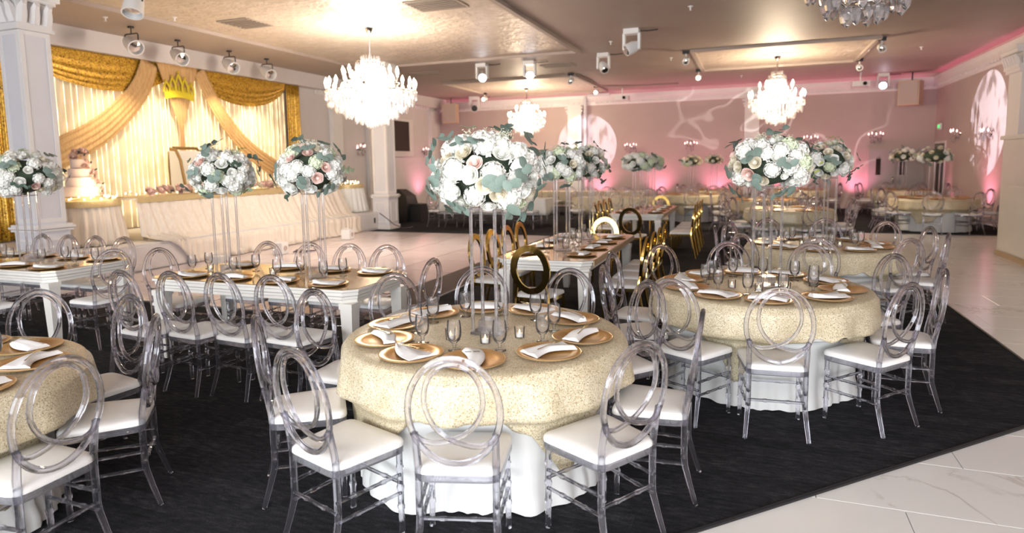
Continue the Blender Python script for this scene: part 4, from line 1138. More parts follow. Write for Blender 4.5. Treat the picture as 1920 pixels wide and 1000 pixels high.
# throne
th = thing('throne_chair', 'white upholstered throne with antique gold frame behind the head table', 'chair', (-11.55, 10.95, 0.49), -pi / 2)
MB().box((0, 0.02, 0.42), (0.80, 0.62, 0.16)).build('seat', 'upholstery', th, smooth=False)
MB().box((0, -0.30, 1.02), (0.74, 0.08, 1.28)).build('backrest', 'upholstery', th, smooth=False)
MB().tube([(-.44, -.30, .3), (-.45, -.31, 1.3), (-.42, -.32, 1.62), (-.32, -.33, 1.72), (.32, -.33, 1.72), (.42, -.32, 1.62), (.45, -.31, 1.3), (.44, -.30, .3)], 0.035, 8).build('back_frame', 'frame_gold', th)
for s in (-1, 1):
    MB().tube([(s * .44, -.28, 1.70), (s * .45, -.10, 1.66), (s * .46, .02, 1.45), (s * .46, .10, .95), (s * .46, .28, .80), (s * .45, .30, .42)], 0.03, 8).build('arm', 'frame_gold', th)
    MB().add([(s * .45, -.28, .5), (s * .45, .10, .5), (s * .45, .08, .95), (s * .45, .0, 1.42), (s * .45, -.10, 1.62), (s * .45, -.28, 1.66), (s * .47, -.28, .5), (s * .47, .10, .5), (s * .47, .08, .95), (s * .47, .0, 1.42), (s * .47, -.10, 1.62), (s * .47, -.28, 1.66)],
             [tuple(range(6)), tuple(range(11, 5, -1))] + [(i, (i + 1) % 6, 6 + (i + 1) % 6, 6 + i) for i in range(6)]).build('wing', 'upholstery', th, smooth=False)
    for y in (-.28, .28): MB().tube([(s * .40, y, 0), (s * .40, y, .36)], [.025, .04], 8).build('leg', 'frame_gold', th)

# head table with long tulle skirt
hy0, hy1, hx0, hx1, hz = 8.3, 14.25, -10.95, -10.22, 1.25
t = thing('head_table', 'long head table on the stage under a gold runner', 'table', ((hx0 + hx1) / 2, (hy0 + hy1) / 2, 0.49))
MB().box((0, 0, hz - 0.49 - 0.02), (hx1 - hx0, hy1 - hy0, 0.035)).build('tabletop', 'white_paint', t, smooth=False)
for sx in (-1, 1):
    for k in range(4): MB().box((sx * 0.3, -2.8 + k * 1.87, 0.36), (0.05, 0.05, 0.72)).build('leg', 'chrome', t, smooth=False)
m = MB()
def skirt(u, v):
    y = hy0 - 0.04 + (hy1 - hy0 + 0.08) * u
    e = sm(0.0, 0.10, u)
    zend = 0.505 + (0.045 - 0.505) * e
    z = 1.235 + (zend - 1.235) * v
    flow = 0.02 + (0.56 * e + 0.1) * v ** 1.4
    xo = max(0.0, 0.52 - z) * 0.0
    x = hx1 + flow + 0.022 * (0.3 + v) * sin(u * 190 + 2 * sin(u * 23)) + 0.02 * v * sin(u * 71) + 0.03 * v * sin(u * 37 + v * 4)
    if z < 0.53: x = max(x, SX + 0.05 + 0.012 * sin(u * 190) + 0.012)
    return (x, y + 0.10 * v * sin(u * 31), z)
m.grid(skirt, 420, 12); o = m.build('table_skirt', 'skirt', ang=80); solid(o, 0.004, 0)
tag(o, 'gathered ivory tulle skirt flowing from the head table down to the dance floor', 'tablecloth')
m = MB()
m.loft([[(hx0 - .02, hy0 - .03, 1.253), (hx1 + .045, hy0 - .03, 1.253), (hx1 + .05, hy0 - .03, 1.16), (hx1 + .055, hy0 - .03, 1.16), (hx1 + .055, hy0 - .03, 1.262), (hx0 - .02, hy0 - .03, 1.262)],
        [(hx0 - .02, hy1 + .03, 1.253), (hx1 + .045, hy1 + .03, 1.253), (hx1 + .05, hy1 + .03, 1.15), (hx1 + .055, hy1 + .03, 1.15), (hx1 + .055, hy1 + .03, 1.262), (hx0 - .02, hy1 + .03, 1.262)]])
tag(m.build('table_runner', 'runner', smooth=False), 'champagne gold runner covering the top of the head table', 'runner')
gr = thing('flower_garland', 'blush rose garland lying along the front edge of the head table', 'garland', ((hx0 + hx1) / 2 + .2, 0, 1.30))
rn = random.Random(9)
for k in range(64):
    y = 8.65 + k * 0.087; s = rn.uniform(.085, .115)
    if rn.random() < 0.88: obj('rose_bloom', BL['r'][2 if rn.random() < .75 else 1], gr, (rn.uniform(-.1, .12), y, s * .55 + rn.uniform(0, .05)), (rn.uniform(-.6, .6), rn.uniform(.2, 1.2), 0), (s, s, s))
    if k % 3 == 0: obj('leaf', LF[2], gr, (rn.uniform(-.05, .17), y, .04), (rn.uniform(0, 1), rn.uniform(0, 1), rn.uniform(0, 6)), (.05, .05, .05))
FB = MB().lathe([(0, -.014), (.013, 0), (0, .014)], 6).mesh('fairy_bulb', 'fairy')
def string(label, pts):
    t = thing('string_lights', label, 'lights', (0, 0, 0), 0, 'warm fairy light strings')
    MB().tube(pts, 0.003, 4).build('wire', 'chrome', t)
    for p in pts[::1]: obj('fairy_bulb', FB, t, (p[0], p[1], p[2] + 0.015))
string('warm fairy lights strung along the back of the head table', [(hx0 + .12 + .05 * sin(i * 1.7), 8.4 + i * 0.145, 1.275 + 0.03 * (i % 3)) for i in range(40)])

# cake on its own skirted table
ck = (-10.62, 7.62)
t = thing('cake_table', 'small round table carrying the cake, with gathered cream skirt and gold cover', 'table', (*ck, 0.49))
MB().lathe([(0, .74), (.5, .74), (.5, .76), (0, .76)], 32).build('tabletop', 'white_paint', t)
for k in range(3): MB().tube([(.3 * cos(k * 2.1), .3 * sin(k * 2.1), 0), (.3 * cos(k * 2.1), .3 * sin(k * 2.1), .74)], .02, 6).build('leg', 'chrome', t)
m = MB()
m.grid(lambda u, v: ((.515 + .09 * v + .025 * (.3 + v) * sin(u * 2 * pi * 26 + sin(u * 40))) * cos(2 * pi * u), (.515 + .09 * v + .025 * (.3 + v) * sin(u * 2 * pi * 26 + sin(u * 40))) * sin(2 * pi * u), .75 - .735 * v), 200, 8, wrap=True)
solid(m.build('skirt', 'skirt', t, ang=80), 0.004, 0)
MB().lathe([(0, .763), (.5, .763), (.545, .758), (.556, .74), (.556, .65), (.550, .65), (.55, .735), (.54, .752), (0, .757)], 40).build('cover', 'runner', t)
string('warm fairy lights coiled around the foot of the cake', [(ck[0] + (.42 + .06 * sin(i * 2.3)) * cos(i * 0.19), ck[1] + (.42 + .06 * sin(i * 2.3)) * sin(i * 0.19), 1.262 + .02 * (i % 3)) for i in range(34)])
lamp('fairy_glow', 'POINT', (ck[0] + .55, ck[1] - .15, 1.50), 14, (1.0, .74, .48), shadow_soft_size=.2)  # warm fill added in front of the cake, apart from the string bulbs
ca = thing('tiered_cake', 'four-tier blush pink cake with cascading pink roses', 'cake', (*ck, 1.2535))
MB().lathe([(0, 0), (.31, 0), (.31, .05), (.30, .06), (0, .06)], 32).build('cake_stand', 'runner', ca)
z = 0.062
for k, (r, h) in enumerate(((.275, .17), (.225, .155), (.18, .145), (.14, .155))):
    MB().lathe([(0, z), (r, z), (r + .004, z + .008), (r, z + .016), (r, z + h - .012), (r - .012, z + h), (0, z + h)], 32).build('cake_tier', 'fondant', ca)
    z += h + .0005
for k in range(26):
    if k < 11: a = rn.uniform(0, 6.28); p = (.09 * cos(a), .09 * sin(a), z + rn.uniform(.02, .17)); s = rn.uniform(.05, .075)
    else:
        q = (k - 11) / 15; zz = z - .03 - q * .60; r = .15 + (z - zz) * .21; a = radians(-20 + 60 * q + rn.uniform(-22, 22)); p = (r * cos(a) , r * sin(a) + .05, zz); s = rn.uniform(.035, .065)
    obj('rose_bloom', rose_pink[k % 2] if 'rose_pink' in globals() else BL['r'][2], ca, p, (rn.uniform(-.5, .5), rn.uniform(.3, 1.4), rn.uniform(-.5, .5)), (s, s, s))
    if k % 3 == 0: obj('leaf', LF[2], ca, (p[0] + .02, p[1], p[2]), (rn.uniform(0, 2), rn.uniform(0, 2), 0), (.03, .03, .03))
# small skirted table past the head table
t = thing('skirted_table', 'small round white skirted table with fairy lights past the head table', 'table', (-10.55, 15.1, 0.49), 0)
MB().lathe([(0, .74), (.42, .74), (.42, .76), (0, .76)], 24).build('tabletop', 'white_paint', t)
m = MB(); m.grid(lambda u, v: ((.43 + .13 * v + .02 * (.3 + v) * sin(u * 2 * pi * 22)) * cos(2 * pi * u), (.43 + .13 * v + .02 * (.3 + v) * sin(u * 2 * pi * 22)) * sin(2 * pi * u), .755 - .74 * v), 150, 6, wrap=True)
solid(m.build('skirt', 'white_cloth', t, ang=80), .004, 0)
MB().lathe([(0, .762), (.42, .762), (.45, .755), (.46, .66), (.455, .66), (.44, .75), (0, .758)], 32).build('cover', 'runner', t)
string('warm fairy lights piled on the small skirted table', [(-10.55 + (.25 + .09 * sin(i * 2.1)) * cos(i * .3), 15.1 + (.25 + .09 * sin(i * 2.1)) * sin(i * .3), 1.262 + .02 * (i % 4)) for i in range(24)])

# white box lights and cables on the dance floor
def box_light(x, y, label, z=0.034):
    t = thing('uplight_box', label, 'light', (x, y, z), 0.1, 'white uplight boxes')
    MB().box((0, 0, .12), (.22, .22, .22)).build('body', 'white_plastic', t, smooth=False)
    MB().tube([(-.08, -.1, .23), (-.08, -.1, .27), (.08, -.1, .27), (.08, -.1, .23)], .008, 6).build('handle', 'white_plastic', t)
    MB().lathe([(.05, 0), (.05, .012), (.035, .012), (.03, .004), (0, .004)], 14, T=Matrix.Translation((.111, 0, .12)) @ Matrix.Rotation(pi / 2, 4, 'Y')).build('speaker_ring', 'grille', t)
box_light(-8.92, 12.72, 'white box light with handle by the end of the stage')
box_light(-8.75, 10.2, 'white box light partly hidden behind bouquet rods')
box_light(-8.45, 8.35, 'white box light nearest the cake end of the dance floor')
def cable(label, c, s):
    pts = [(c[0] + s * (.5 * sin(i * .9) + i * .05), c[1] + s * .4 * cos(i * 1.3), .044 + .01 * (i % 2)) for i in range(16)]
    tag(MB().tube(pts, .012, 5).build('cable_coil', 'cable'), label, 'cable', 'dark cables on the dance floor')
cable('dark purple cable coiled before the stage skirt', (-8.7, 10.6), .35)
cable('dark cable bundle near the middle box light', (-8.75, 8.9), .25)
tag(MB().tube([(-9.28, 14.7, .5), (-9.2, 14.9, .35), (-9.12, 15.15, .16), (-9.05, 15.5, .022), (-8.95, 15.75, .022), (-9.0, 15.95, .022)], .012, 6).build('power_cord', 'cable'), 'black power cord trailing from the stage outlet past the column', 'cord')

# dark equipment corner beyond the column
t = thing('equipment_case', 'dark covered equipment heap behind the column', 'equipment', (-10.35, 17.6, .01))
MB().loft([[(x * .42, y * .32, 0.0) for x, y in ((-1, -1), (1, -1), (1, 1), (-1, 1))], [(x * .46, y * .34, .5) for x, y in ((-1, -1), (1, -1), (1, 1), (-1, 1))], [(x * .40, y * .3, .8) for x, y in ((-1, -1), (1, -1), (1, 1), (-1, 1))], [(x * .2, y * .2, 1.0) for x, y in ((-1.5, -1), (.6, -1), (.6, 1), (-1.5, 1))]]).build('cover', 'black', t)
MB().box((.55, .1, .28), (.5, .5, .54)).build('case', 'black', t, smooth=False)
t = thing('microphone_stand', 'thin black microphone stand before the pink wall', 'stand', (-9.55, 19.4, .01))
MB().tube([(0, 0, 0.02), (0, 0, 1.35)], .018, 8).build('pole', 'black', t)
MB().tube([(0, 0, 1.33), (0, 0, 1.5)], [.028, .04], 8).build('microphone', 'black', t)
MB().lathe([(0, 0), (.16, 0), (.16, .02), (.03, .035), (0, .035)], 16).build('base', 'black', t)

# ------------------------------------------------------------------ wall things
tv = thing('wall_tv', 'dark television in a white frame on the far stage-side wall', 'television', (XL - 0.1, 21.45, 2.8), 0)
MB().box((.07, 0, 0), (.12, 1.9, 1.42)).build('frame', 'trim', tv, smooth=False)
MB().box((.14, -.12, .06), (.02, 1.45, 1.12)).build('screen', 'screen', tv, smooth=False)
def wall_speaker(label, x, y, z, rz):
    t = thing('hanging_speaker', label, 'speaker', (x, y, z), rz, 'tan wall speakers')
    MB().box((0, 0, 0), (.62, .40, .78)).build('cabinet', 'speaker', t, smooth=False)
    MB().box((0, -.205, 0), (.54, .02, .70)).build('grille', 'grille', t, smooth=False)
    MB().box((0, .26, .30), (.06, .2, .06)).build('bracket', 'black', t, smooth=False)
    MB().tube([(0, .1, .38), (0, .1, 4.5 - z)], .02, 6).build('hanger', 'black', t)
wall_speaker('tan loudspeaker hung beside the moving head in the stage-side corner', -11.75, 24.3, 3.85, .15)
wall_speaker('tan loudspeaker hung in the corner above the grey doors', 4.75, 24.3, 3.82, -.5)
DROP = MB().lathe([(0, -1), (.22, -.45), (.26, -.2), (.10, .55), (0, .7)], 6).mesh('crystal_drop', 'crystal', smooth=False)
def sconce(label, x, y, z, nx, ny):
    t = thing('crystal_sconce', label, 'sconce', (x, y, z), atan2(nx, -ny), 'crystal wall sconces')
    MB().lathe([(0, 0), (.07, 0), (.05, .03), (0, .04)], 12, T=Matrix.Rotation(pi / 2, 4, 'X')).build('back_plate', 'chrome', t)
    for k in range(5):
        a = (k - 2) * .55
        MB().tube([(0, -.03, 0), (.10 * sin(a), -.12, -.08), (.24 * sin(a), -.18 * cos(a) - .06, .02 + .03 * (k % 2))], .008, 5).build('arm', 'chrome', t)
        MB().lathe([(0, 0), (.018, .02), (.02, .04), (0, .085)], 8, (.24 * sin(a), -.18 * cos(a) - .06, .025 + .03 * (k % 2))).build('bulb', 'sconce_bulb', t)  # added pink glow, stands for the pink reflected in the crystals
    q = MB()
    for k in range(22):
        a = random.uniform(-1.5, 1.5); r = random.uniform(.08, .26); zz = random.uniform(-.22, .16)
        q.lathe([(0, -.06), (.022, -.02), (.012, .03), (0, .05)], 6, (r * sin(a), -.06 - .2 * cos(a) * r / .26, zz))
    o = q.build('crystal_drops', 'crystal', t, smooth=False); o['kind'] = 'stuff'
for lab, x, y, z, nx, ny in (('crystal sconce on the stage-side wall before the television', XL - .1, 18.75, 2.36, 1, 0), ('crystal sconce on the stage-side wall past the television', XL - .1, 23.4, 2.34, 1, 0),
        ('crystal sconce between the lit circle and the pillar', -4.4, YB, 2.34, 0, -1), ('crystal sconce above the farthest table', -2.16, YB, 2.35, 0, -1), ('crystal sconce above the cream bouquet on the back wall', 1.9, YB, 2.45, 0, -1),
        ('crystal sconce on the back wall beside the grey doors', 3.9, YB, 2.5, 0, -1), ('crystal sconce between doorway and lit circle', XR, 22.2, 2.43, -1, 0), ('crystal sconce inside the lit circle', XR, 19.55, 2.34, -1, 0)):
    sconce(lab, x, y, z, nx, ny)

# ------------------------------------------------------------------ ceiling fixtures
def par_can(label, x, y, aim, drop=.34, lens='chrome', z=CEIL):
    t = thing('spotlight_can', label, 'spotlight', (x, y, z), 0, 'spotlights over the stage')
    d = (Vector(aim) - Vector((x, y, z - drop))).normalized()
    MB().lathe([(0, 0), (.06, 0), (.06, -.03), (0, -.03)], 10).build('mount', 'black', t)
    MB().tube([(0, 0, -.02), (0, 0, -.14)], .012, 6).build('stem', 'black', t)
    MB().tube([(-.17, 0, -drop), (-.17, 0, -.16), (-.15, 0, -.14), (.15, 0, -.14), (.17, 0, -.16), (.17, 0, -drop)], .012, 6).build('yoke', 'black', t)
    T = Matrix.Translation((0, 0, -drop)) @ (d.to_track_quat('Z', 'X').to_matrix().to_4x4()) @ Matrix.Scale(1.25, 4)
    cn = MB().lathe([(0, -.20), (.07, -.19), (.10, -.08), (.115, .10), (.12, .16), (.105, .16), (.09, .02), (0, .0)], 16, T=T).build('can', 'white_plastic', t)
    MB().lathe([(0, .14), (.09, .125), (.104, .12), (0, .12)], 14, T=T).build('lens', lens, cn)
for k, (x, y) in enumerate(((-11.3, 9.35), (-11.6, 10.7), (-11.6, 12.15), (-11.6, 13.4))):
    par_can('white spotlight can with black yoke over the stage, %s from the cake' % ORD[k], x, y, (x + 3.0, y - 1.0, 2.6))
    lamp('spotlight_beam', 'SPOT', (x, y, CEIL - .52), 150, (1.0, .80, .52), aim=(-12.4, y + .45, 1.9), spot_size=radians(75), spot_blend=.8, shadow_soft_size=.08)  # warm fill added to brighten the curtain; the cans themselves point elsewhere
par_can('white spotlight can cropped by the top edge above the column', -8.6, 7.2, (-8.2, 6.5, 2.5), drop=.30)
def moving_head(label, x, y, aim, lens, s=1.0, z=CEIL):
    t = thing('moving_head_light', label, 'stage light', (x, y, z - .002), 0, 'moving head lights on the ceiling')
    d = (Vector(aim) - Vector((x, y, z - .36 * s))).normalized()
    MB().box((0, 0, -.05 * s), (.30 * s, .24 * s, .10 * s)).build('base', 'white_plastic', t, smooth=False)
    for q in (-1, 1): MB().box((q * .15 * s, 0, -.24 * s), (.05 * s, .12 * s, .32 * s)).build('yoke_arm', 'white_plastic', t, smooth=False)
    T = Matrix.Translation((0, 0, -.36 * s)) @ (d.to_track_quat('Z', 'X').to_matrix().to_4x4())
    hd = MB().lathe([(0, -.16 * s), (.08 * s, -.15 * s), (.12 * s, -.05 * s), (.12 * s, .12 * s), (.11 * s, .14 * s), (.10 * s, .13 * s), (0, .13 * s)], 16, T=T).build('head', 'white_plastic', t)
    MB().lathe([(0, .132 * s), (.098 * s, .132 * s), (.08 * s, .15 * s), (0, .155 * s)], 14, T=T).build('lens', lens, hd)
    MB().tube([(.1 * s, .1 * s, -.02), (.3 * s, .12 * s, -.035), (.5 * s, .1 * s, -.025)], .012, 5).build('cable', 'black', t)
    return Vector((x, y, z - .36 * s)) + d * .2
moving_head('lit moving head light over the far edge of the dance floor, nearer the stage', -7.03, 16.6, (-1.5, 5, 0.5), 'lens_white', 1.0)
moving_head('lit moving head light over the far edge of the dance floor, nearer the gold chairs', -5.7, 16.75, (-1.0, 5, 0.5), 'lens_white', 1.0)
moving_head('unlit white moving head hanging over the hall, in front', -2.42, 13.75, (-5, 12, 2.6), 'chrome', 1.05)
moving_head('unlit white moving head hanging over the hall, farther back', -3.6, 16.4, (-2.5, 15, 2.4), 'chrome', 0.95)
moving_head('white moving head beside the stage-side loudspeaker', -10.7, 24.4, (-7, 14, 2), 'black', 1.25)
hg = moving_head('lit moving head in the far corner by the loudspeaker', 3.95, 24.3, (1.5, 5, .5), 'lens_white', 1.05)
def pin_spot(label, x, y, aim, lens='lens_warm'):
    t = thing('pin_spot', label, 'spotlight', (x, y, CEIL), 0, 'small pin spots at the ceiling panels')
    d = (Vector(aim) - Vector((x, y, CEIL - .22))).normalized()
    MB().box((0, 0, -.04), (.16, .12, .08)).build('base', 'black', t, smooth=False)
    MB().tube([(0, 0, -.06), (0, 0, -.2)], .02, 6).build('stem', 'white_plastic', t)
    T = Matrix.Translation((0, 0, -.24)) @ (d.to_track_quat('Z', 'X').to_matrix().to_4x4())
    cn = MB().lathe([(0, -.14), (.08, -.13), (.09, .12), (.08, .13), (0, .10)], 14, T=T).build('can', 'white_plastic', t)
    MB().lathe([(0, .11), (.078, .112), (.06, .125), (0, .13)], 12, T=T).build('lens', lens, cn)
for lab, x, y, l in (('pin spot at the near corner of the far stage-side ceiling panel', -5.3, 19.5, 'chrome'), ('glowing pin spot at the far corner of the stage-side ceiling panel', -5.3, 22.95, 'lens_warm'), ('glowing pin spot beside the stage-side moving head', -9.75, 23.2, 'lens_warm'),
        ('pin spot at the near corner of the walkway ceiling panel', -1.62, 16.95, 'chrome'), ('glowing pin spot at the far corner of the walkway ceiling panel', -1.58, 20.5, 'lens_warm'), ('pin spot at the walkway end of the ceiling panel, in front', 2.72, 17.1, 'chrome'), ('pin spot at the walkway end of the ceiling panel, behind', 2.72, 20.4, 'chrome')):
    pin_spot(lab, x, y, (x + random.uniform(-1, 1), 8, 1), l)
def projector(label, x, y):
    t = thing('ceiling_projector', label, 'projector', (x, y, CEIL), 0)
    MB().tube([(0, 0, 0), (0, 0, -.3)], .025, 6).build('mount', 'white_plastic', t)
    MB().box((0, 0, -.38), (.5, .38, .16)).build('body', 'white_plastic', t, smooth=False)
    MB().lathe([(0, 0), (.06, 0), (.06, .05), (0, .05)], 12, T=Matrix.Translation((.1, -.19, -.38)) @ Matrix.Rotation(pi / 2, 4, 'X')).build('lens', 'screen', t)
projector('small white projector under the ceiling near the far corner', 3.2, 23.6)
projector('small white box fixture under the ceiling at the back wall', -4.6, 24.2)
def vent(label, x, y, w, d):
    t = thing('air_vent', label, 'vent', (x, y, CEIL), 0, 'ceiling air vents')
    for c, s in (((0, -d / 2, -.012), (w, .05, .024)), ((0, d / 2, -.012), (w, .05, .024)), ((-w / 2, 0, -.012), (.05, d - .05, .024)), ((w / 2, 0, -.012), (.05, d - .05, .024))): MB().box(c, s).build('frame_bar', 'vent', t, smooth=False)
    for k in range(6): MB().box((0, -d / 2 + (k + .7) * d / 6.6, -.02), (w - .06, .03, .016)).build('slat', 'vent', t, smooth=False)
vent('ceiling air vent over the stage edge', -9.1, 10.0, .7, .7)
vent('dark slatted ceiling vent cropped by the top edge', -5.15, 10.2, .9, .7)
vent('ceiling vent beyond the big chandelier', -9.2, 17.5, .9, .5)
vent('ceiling vent over the gold-chair tables', -5.2, 17.8, .9, .5)
def ceil_cable(label, pts):
    tag(MB().tube(pts, .02, 5).build('ceiling_cable', 'vent'), label, 'cable', 'cables run along the ceiling')
ceil_cable('cable along the near edge of the far stage-side ceiling panel', [(-9.3, 19.3, 4.475), (-7.3, 19.35, 4.47), (-5.45, 19.4, 4.47)])
ceil_cable('cable along the walkway edge of the far stage-side ceiling panel', [(-5.15, 19.7, 4.475), (-5.1, 21.3, 4.47), (-5.2, 22.8, 4.475)])
ceil_cable('cable across the back of the ceiling toward the box fixture', [(-5.1, 23.1, 4.475), (-4.0, 23.5, 4.47), (-2.5, 23.6, 4.475)])
SP = MB().lathe([(.045, 0), (.045, -.012), (.015, -.02), (.012, -.07), (.03, -.075), (0, -.08)], 10).mesh('sprinkler_head', 'white_plastic')
for k, (x, y) in enumerate(((-11.0, 8.6), (-9.9, 9.1), (-7.6, 17.9), (-3.1, 14.9), (-2.1, 17.9), (-.4, 22.6), (-1.1, 12.2), (1.5, 13.2), (-5.0, 14.0), (3.9, 19.0))):
    tag(obj('sprinkler_head', SP, None, (x, y, CEIL)), 'small white sprinkler head on the ceiling, %s counted from the stage' % (ORD + ['sixth', 'seventh', 'eighth', 'ninth', 'tenth'])[sorted(range(10), key=lambda i: (-11.0, -9.9, -7.6, -3.1, -2.1, -.4, -1.1, 1.5, -5.0, 3.9)[i]).index(k)], 'sprinkler', 'sprinkler heads')

# ------------------------------------------------------------------ chandeliers
BULB = MB().lathe([(0, 0), (.012, 0), (.014, .03), (.022, .045), (.024, .065), (.012, .10), (0, .125)], 8).mesh('flame_bulb', 'bulb')
BULB_OFF = MB().lathe([(0, 0), (.012, 0), (.014, .03), (.022, .045), (.024, .065), (.012, .10), (0, .125)], 8).mesh('flame_bulb', 'crystal')
def drop(m, x, y, z, l, w=.30):
    m.lathe([(0, 0), (l * w * .35, -l * .25), (l * w * .5, -l * .6), (l * w * .28, -l * .85), (0, -l)], 6, (x, y, z), a0=random.uniform(0, 1))
def chandelier(label, x, y, R, zr, zb, zt, nc, energy, lit=True, rings=10, col=(1, .86, .71)):
    t = thing('crystal_chandelier', label, 'chandelier', (x, y, 0), 0, 'crystal chandeliers')
    MB().lathe([(0, CEIL), (.5 * R, CEIL), (.48 * R, CEIL - .03), (.3 * R, CEIL - .04), (0, CEIL - .04)], 32).build('ceiling_rose', 'trim', t)
    MB().lathe([(0, CEIL - .04), (.09, CEIL - .04), (.07, CEIL - .10), (.02, CEIL - .16), (0, CEIL - .16)], 12).build('canopy', 'chrome', t)
    MB().tube([(0, 0, CEIL - .15), (0, 0, zb + .2)], .018, 6).build('stem', 'chrome', t)
    hub = MB(); hub.lathe([(0, zr - .05), (.12 * R + .03, zr), (.16 * R, zr + .12), (.07 * R, zr + .3), (.05, zr + .5), (0, zr + .55)], 14); hub.build('hub', 'crystal', t)
    fr = MB()
    for rr, zz in ((R, zr), (R * .62, zr + .30 * (zt - zr)), (.30 * R, zt)):
        fr.tube([(rr * cos(2 * pi * k / 40), rr * sin(2 * pi * k / 40), zz) for k in range(40)], .012, 5, closed=True)
    fr.build('ring_frame', 'chrome', t)
    # candle arms in two tiers
    for tier, (nn, rr, zz) in enumerate(((nc, R * .97, zr + .04), (nc // 2, R * .60, zr + .26 * (zt - zr) + .12))):
        for k in range(nn):
            a = 2 * pi * (k + .5 * tier) / nn; c, s = cos(a), sin(a)
            ar = MB().tube([(.08 * c, .08 * s, zr + .08), (rr * .5 * c, rr * .5 * s, zz - .10), (rr * c, rr * s, zz - .02), (rr * c, rr * s, zz + .06)], .011, 5).build('candle_arm', 'crystal', t)
            obj('flame_bulb', BULB if lit else BULB_OFF, ar, (rr * c, rr * s, zz + .06), None, (1.35, 1.35, 1.35))
    m = MB(); H_ = zr - zb
    for i in range(rings):
        f = i / rings; rr = R * (1 - f ** 1.25) * .985; zz = zr - H_ * (f ** .85) * .78
        n_ = max(5, int(2 * pi * rr / .085)); l = .16 + .06 * (i % 2)
        for k in range(n_):
            a = 2 * pi * k / n_ + i * .3; drop(m, rr * cos(a), rr * sin(a), zz + random.uniform(-.02, .02), l * random.uniform(.85, 1.15), .26)
    for k in range(26):       # strands sweeping from the crown to the rim
        a = 2 * pi * k / 26
        for j in range(9):
            u = (j + .5) / 9; rr = .30 * R + .66 * R * u ** 1.6; zz = zt - (zt - zr) * (1 - (1 - u) ** 1.8) * .98
            drop(m, rr * cos(a), rr * sin(a), zz, .085, .5)
    for k in range(22):
        a = 2 * pi * k / 22; drop(m, .32 * R * cos(a), .32 * R * sin(a), zt - .01, .17, .22)
        drop(m, .2 * R * cos(a), .2 * R * sin(a), zt + .12, .12, .25)
    m.lathe([(0, zb + .12), (.05, zb + .08), (.06, zb + .05), (.04, zb + .01), (0, zb)], 10)
    o = m.build('crystal_drops', 'crystal', t, smooth=False); o['kind'] = 'stuff'
    if lit:
        lamp('candle_glow', 'POINT', (0, 0, zr + .28), energy, col, parent=t, shadow_soft_size=R * .55)
        lamp('candle_glow', 'POINT', (0, 0, zr - H_ * .35), energy * 1.0, col, parent=t, shadow_soft_size=R * .4)
    return t
chandelier('largest blazing crystal chandelier above the dance floor', -7.15, 11.2, .90, 3.20, 2.50, 3.80, 24, 400)
chandelier('small lit chandelier before the back wall circle', -7.69, 22.2, .68, 3.35, 2.68, 3.95, 14, 260, rings=7, col=(1, .80, .56))
chandelier('medium lit chandelier under the walkway ceiling panel', .56, 18.6, .70, 3.30, 2.64, 3.95, 14, 300, rings=7, col=(1, .80, .56))
# unlit chandelier cropped by the top edge: its lowest crystals show one by one
t = thing('crystal_chandelier', 'unlit crystal chandelier cropped by the top edge, only its lowest drops showing', 'chandelier', (.92, 6.7, 0), 0, 'crystal chandeliers')
MB().lathe([(0, CEIL), (.35, CEIL), (.33, CEIL - .03), (0, CEIL - .04)], 24).build('ceiling_rose', 'trim', t)
MB().tube([(0, 0, CEIL - .03), (0, 0, 3.1)], .018, 6).build('stem', 'chrome', t)
fr = MB()
for rr, zz in ((.66, 3.55), (.48, 3.36), (.32, 3.22), (.16, 3.12)): fr.tube([(rr * cos(2 * pi * k / 32), rr * sin(2 * pi * k / 32), zz) for k in range(32)], .008, 5, closed=True)
fr.build('ring_frame', 'chrome', t)
for k in range(4):
    a = k * pi / 2; MB().tube([(0, 0, 3.7), (.4 * cos(a), .4 * sin(a), 3.62), (.66 * cos(a), .66 * sin(a), 3.55), (.48 * cos(a), .48 * sin(a), 3.36), (.16 * cos(a), .16 * sin(a), 3.12), (0, 0, 3.1)], .008, 5).build('rib', 'chrome', t)
PEND = MB().lathe([(0, 0), (.030, -.03), (.046, -.08), (.032, -.135), (0, -.165)], 7).mesh('crystal_pendant', 'crystal', smooth=False)
rn = random.Random(4)
for rr, zz, nn in ((.66, 3.55, 30), (.48, 3.36, 24), (.32, 3.22, 18), (.16, 3.12, 11)):
    for k in range(nn):
        a = 2 * pi * k / nn + rr; s = rn.uniform(.8, 1.1)
        obj('crystal_pendant', PEND, t, (rr * cos(a), rr * sin(a), zz - rn.uniform(0, .03)), (0, 0, rn.uniform(0, 3)), (s, s, s))
MB().lathe([(0, 3.09), (.02, 3.07), (.05, 3.03), (.052, 3.01), (.03, 2.975), (0, 2.965)], 10).build('crystal_ball', 'crystal', t, smooth=False)

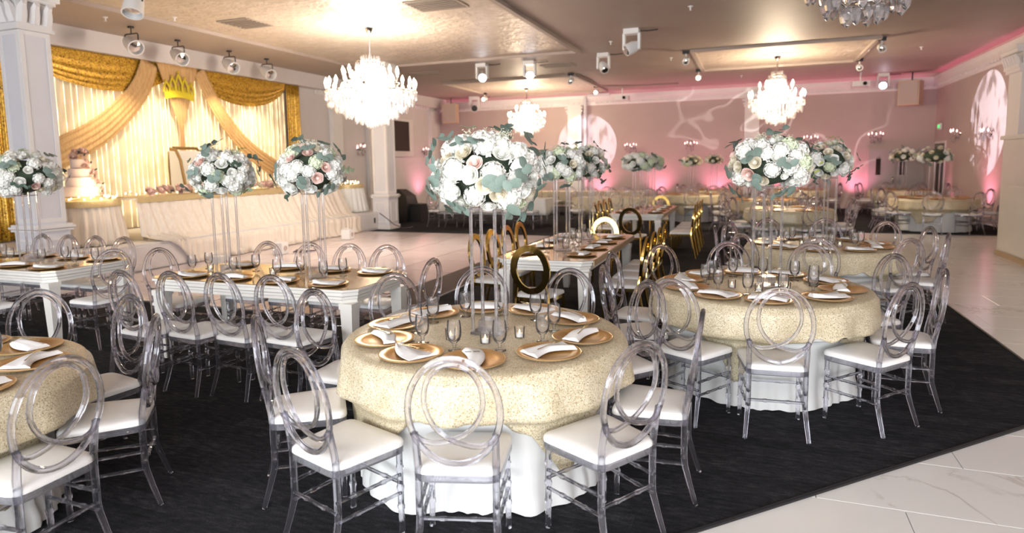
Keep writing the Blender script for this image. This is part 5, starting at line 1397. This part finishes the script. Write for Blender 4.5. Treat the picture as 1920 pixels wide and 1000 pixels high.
# ------------------------------------------------------------------ coloured uplights and gobo spots
PINK = (1.0, 0.26, 0.42)
def uplight(label, x, y, aim, energy, size=115):
    t = thing('floor_uplight', label, 'light', (x, y, .01), 0, 'pink floor uplights')
    MB().box((0, 0, .05), (.26, .2, .10)).build('base', 'white_plastic', t, smooth=False)
    cn = MB().lathe([(0, .10), (.09, .10), (.10, .24), (.085, .25), (.07, .21), (0, .20)], 14).build('can', 'white_plastic', t)
    MB().lathe([(0, .205), (.07, .21), (.05, .225), (0, .23)], 12).build('lens', 'pink_lens', cn)
    lamp('pink_beam', 'SPOT', (x, y, .30), energy, PINK, aim=aim, spot_size=radians(size), spot_blend=1.0, shadow_soft_size=.08)
for lab, x in (('pink floor uplight by the microphone stand', -9.0), ('pink floor uplight under the lit wall circle', -5.6), ('pink floor uplight behind the farther gold-chair table', -3.3), ('pink floor uplight behind the farthest table', -1.2), ('pink floor uplight behind the cream bouquet', 1.2), ('pink floor uplight beside the grey doors', 3.35)):
    uplight(lab, x, YB - .45, (x, YB - .12, 4.2), 120)
uplight('pink floor uplight at the marble walkway wall', XR - .4, 19.4, (XR - .05, 19.4, 4.3), 110)
uplight('pink floor uplight before the dark doorway wall', XR - .4, 22.6, (XR - .05, 22.6, 4.3), 90)
uplight('pink floor uplight on the stage-side wall', XL + .45, 22.9, (XL, 22.9, 4.3), 80)

def gobo(name, loc, aim, energy, size, scale, lo, hi, col=(.86, .88, 1.0), lines=False, stretch=(1, 1, 1)):
    o = lamp(name, 'SPOT', loc, energy, col, aim=aim, spot_size=radians(size), spot_blend=.04 if not lines else .5, shadow_soft_size=.01)
    l = o.data; l.use_nodes = True; nt = l.node_tree
    em = nt.nodes['Emission']
    tc = nt.nodes.new('ShaderNodeTexCoord'); mp = nt.nodes.new('ShaderNodeMapping'); mp.inputs['Scale'].default_value = stretch
    ns = nt.nodes.new('ShaderNodeTexNoise'); ns.inputs['Scale'].default_value = scale; ns.inputs['Detail'].default_value = 2
    cr = nt.nodes.new('ShaderNodeValToRGB')
    e = cr.color_ramp.elements
    if lines:
        e[0].position = lo; e[0].color = (0, 0, 0, 1); e[1].position = hi; e[1].color = (0, 0, 0, 1)
        x = e.new((lo + hi) / 2); x.color = (1, 1, 1, 1)
    else:
        e[0].position = lo; e[0].color = (.22, .22, .22, 1); e[1].position = hi; e[1].color = (1, 1, 1, 1)
    nt.links.new(tc.outputs['Normal'], mp.inputs[0]); nt.links.new(mp.outputs[0], ns.inputs['Vector'])
    nt.links.new(ns.outputs['Fac'], cr.inputs[0]); nt.links.new(cr.outputs[0], em.inputs['Color'])
    return o
gobo('gobo_beam', (-5.55, 16.9, 4.02), (-6.15, 25, 2.45), 2600, 16.5, 26, .40, .52, stretch=(1, .45, 1))
gobo('gobo_beam', (-1.5, 17.1, 4.1), (5.65, 19.9, 2.62), 3000, 19.5, 24, .34, .50, stretch=(1, .5, 1))
gobo('gobo_beam', (2.6, 17.3, 4.15), (0.6, 25, 3.2), 1100, 60, 3.4, .492, .520, col=(1, .95, .9), lines=True)
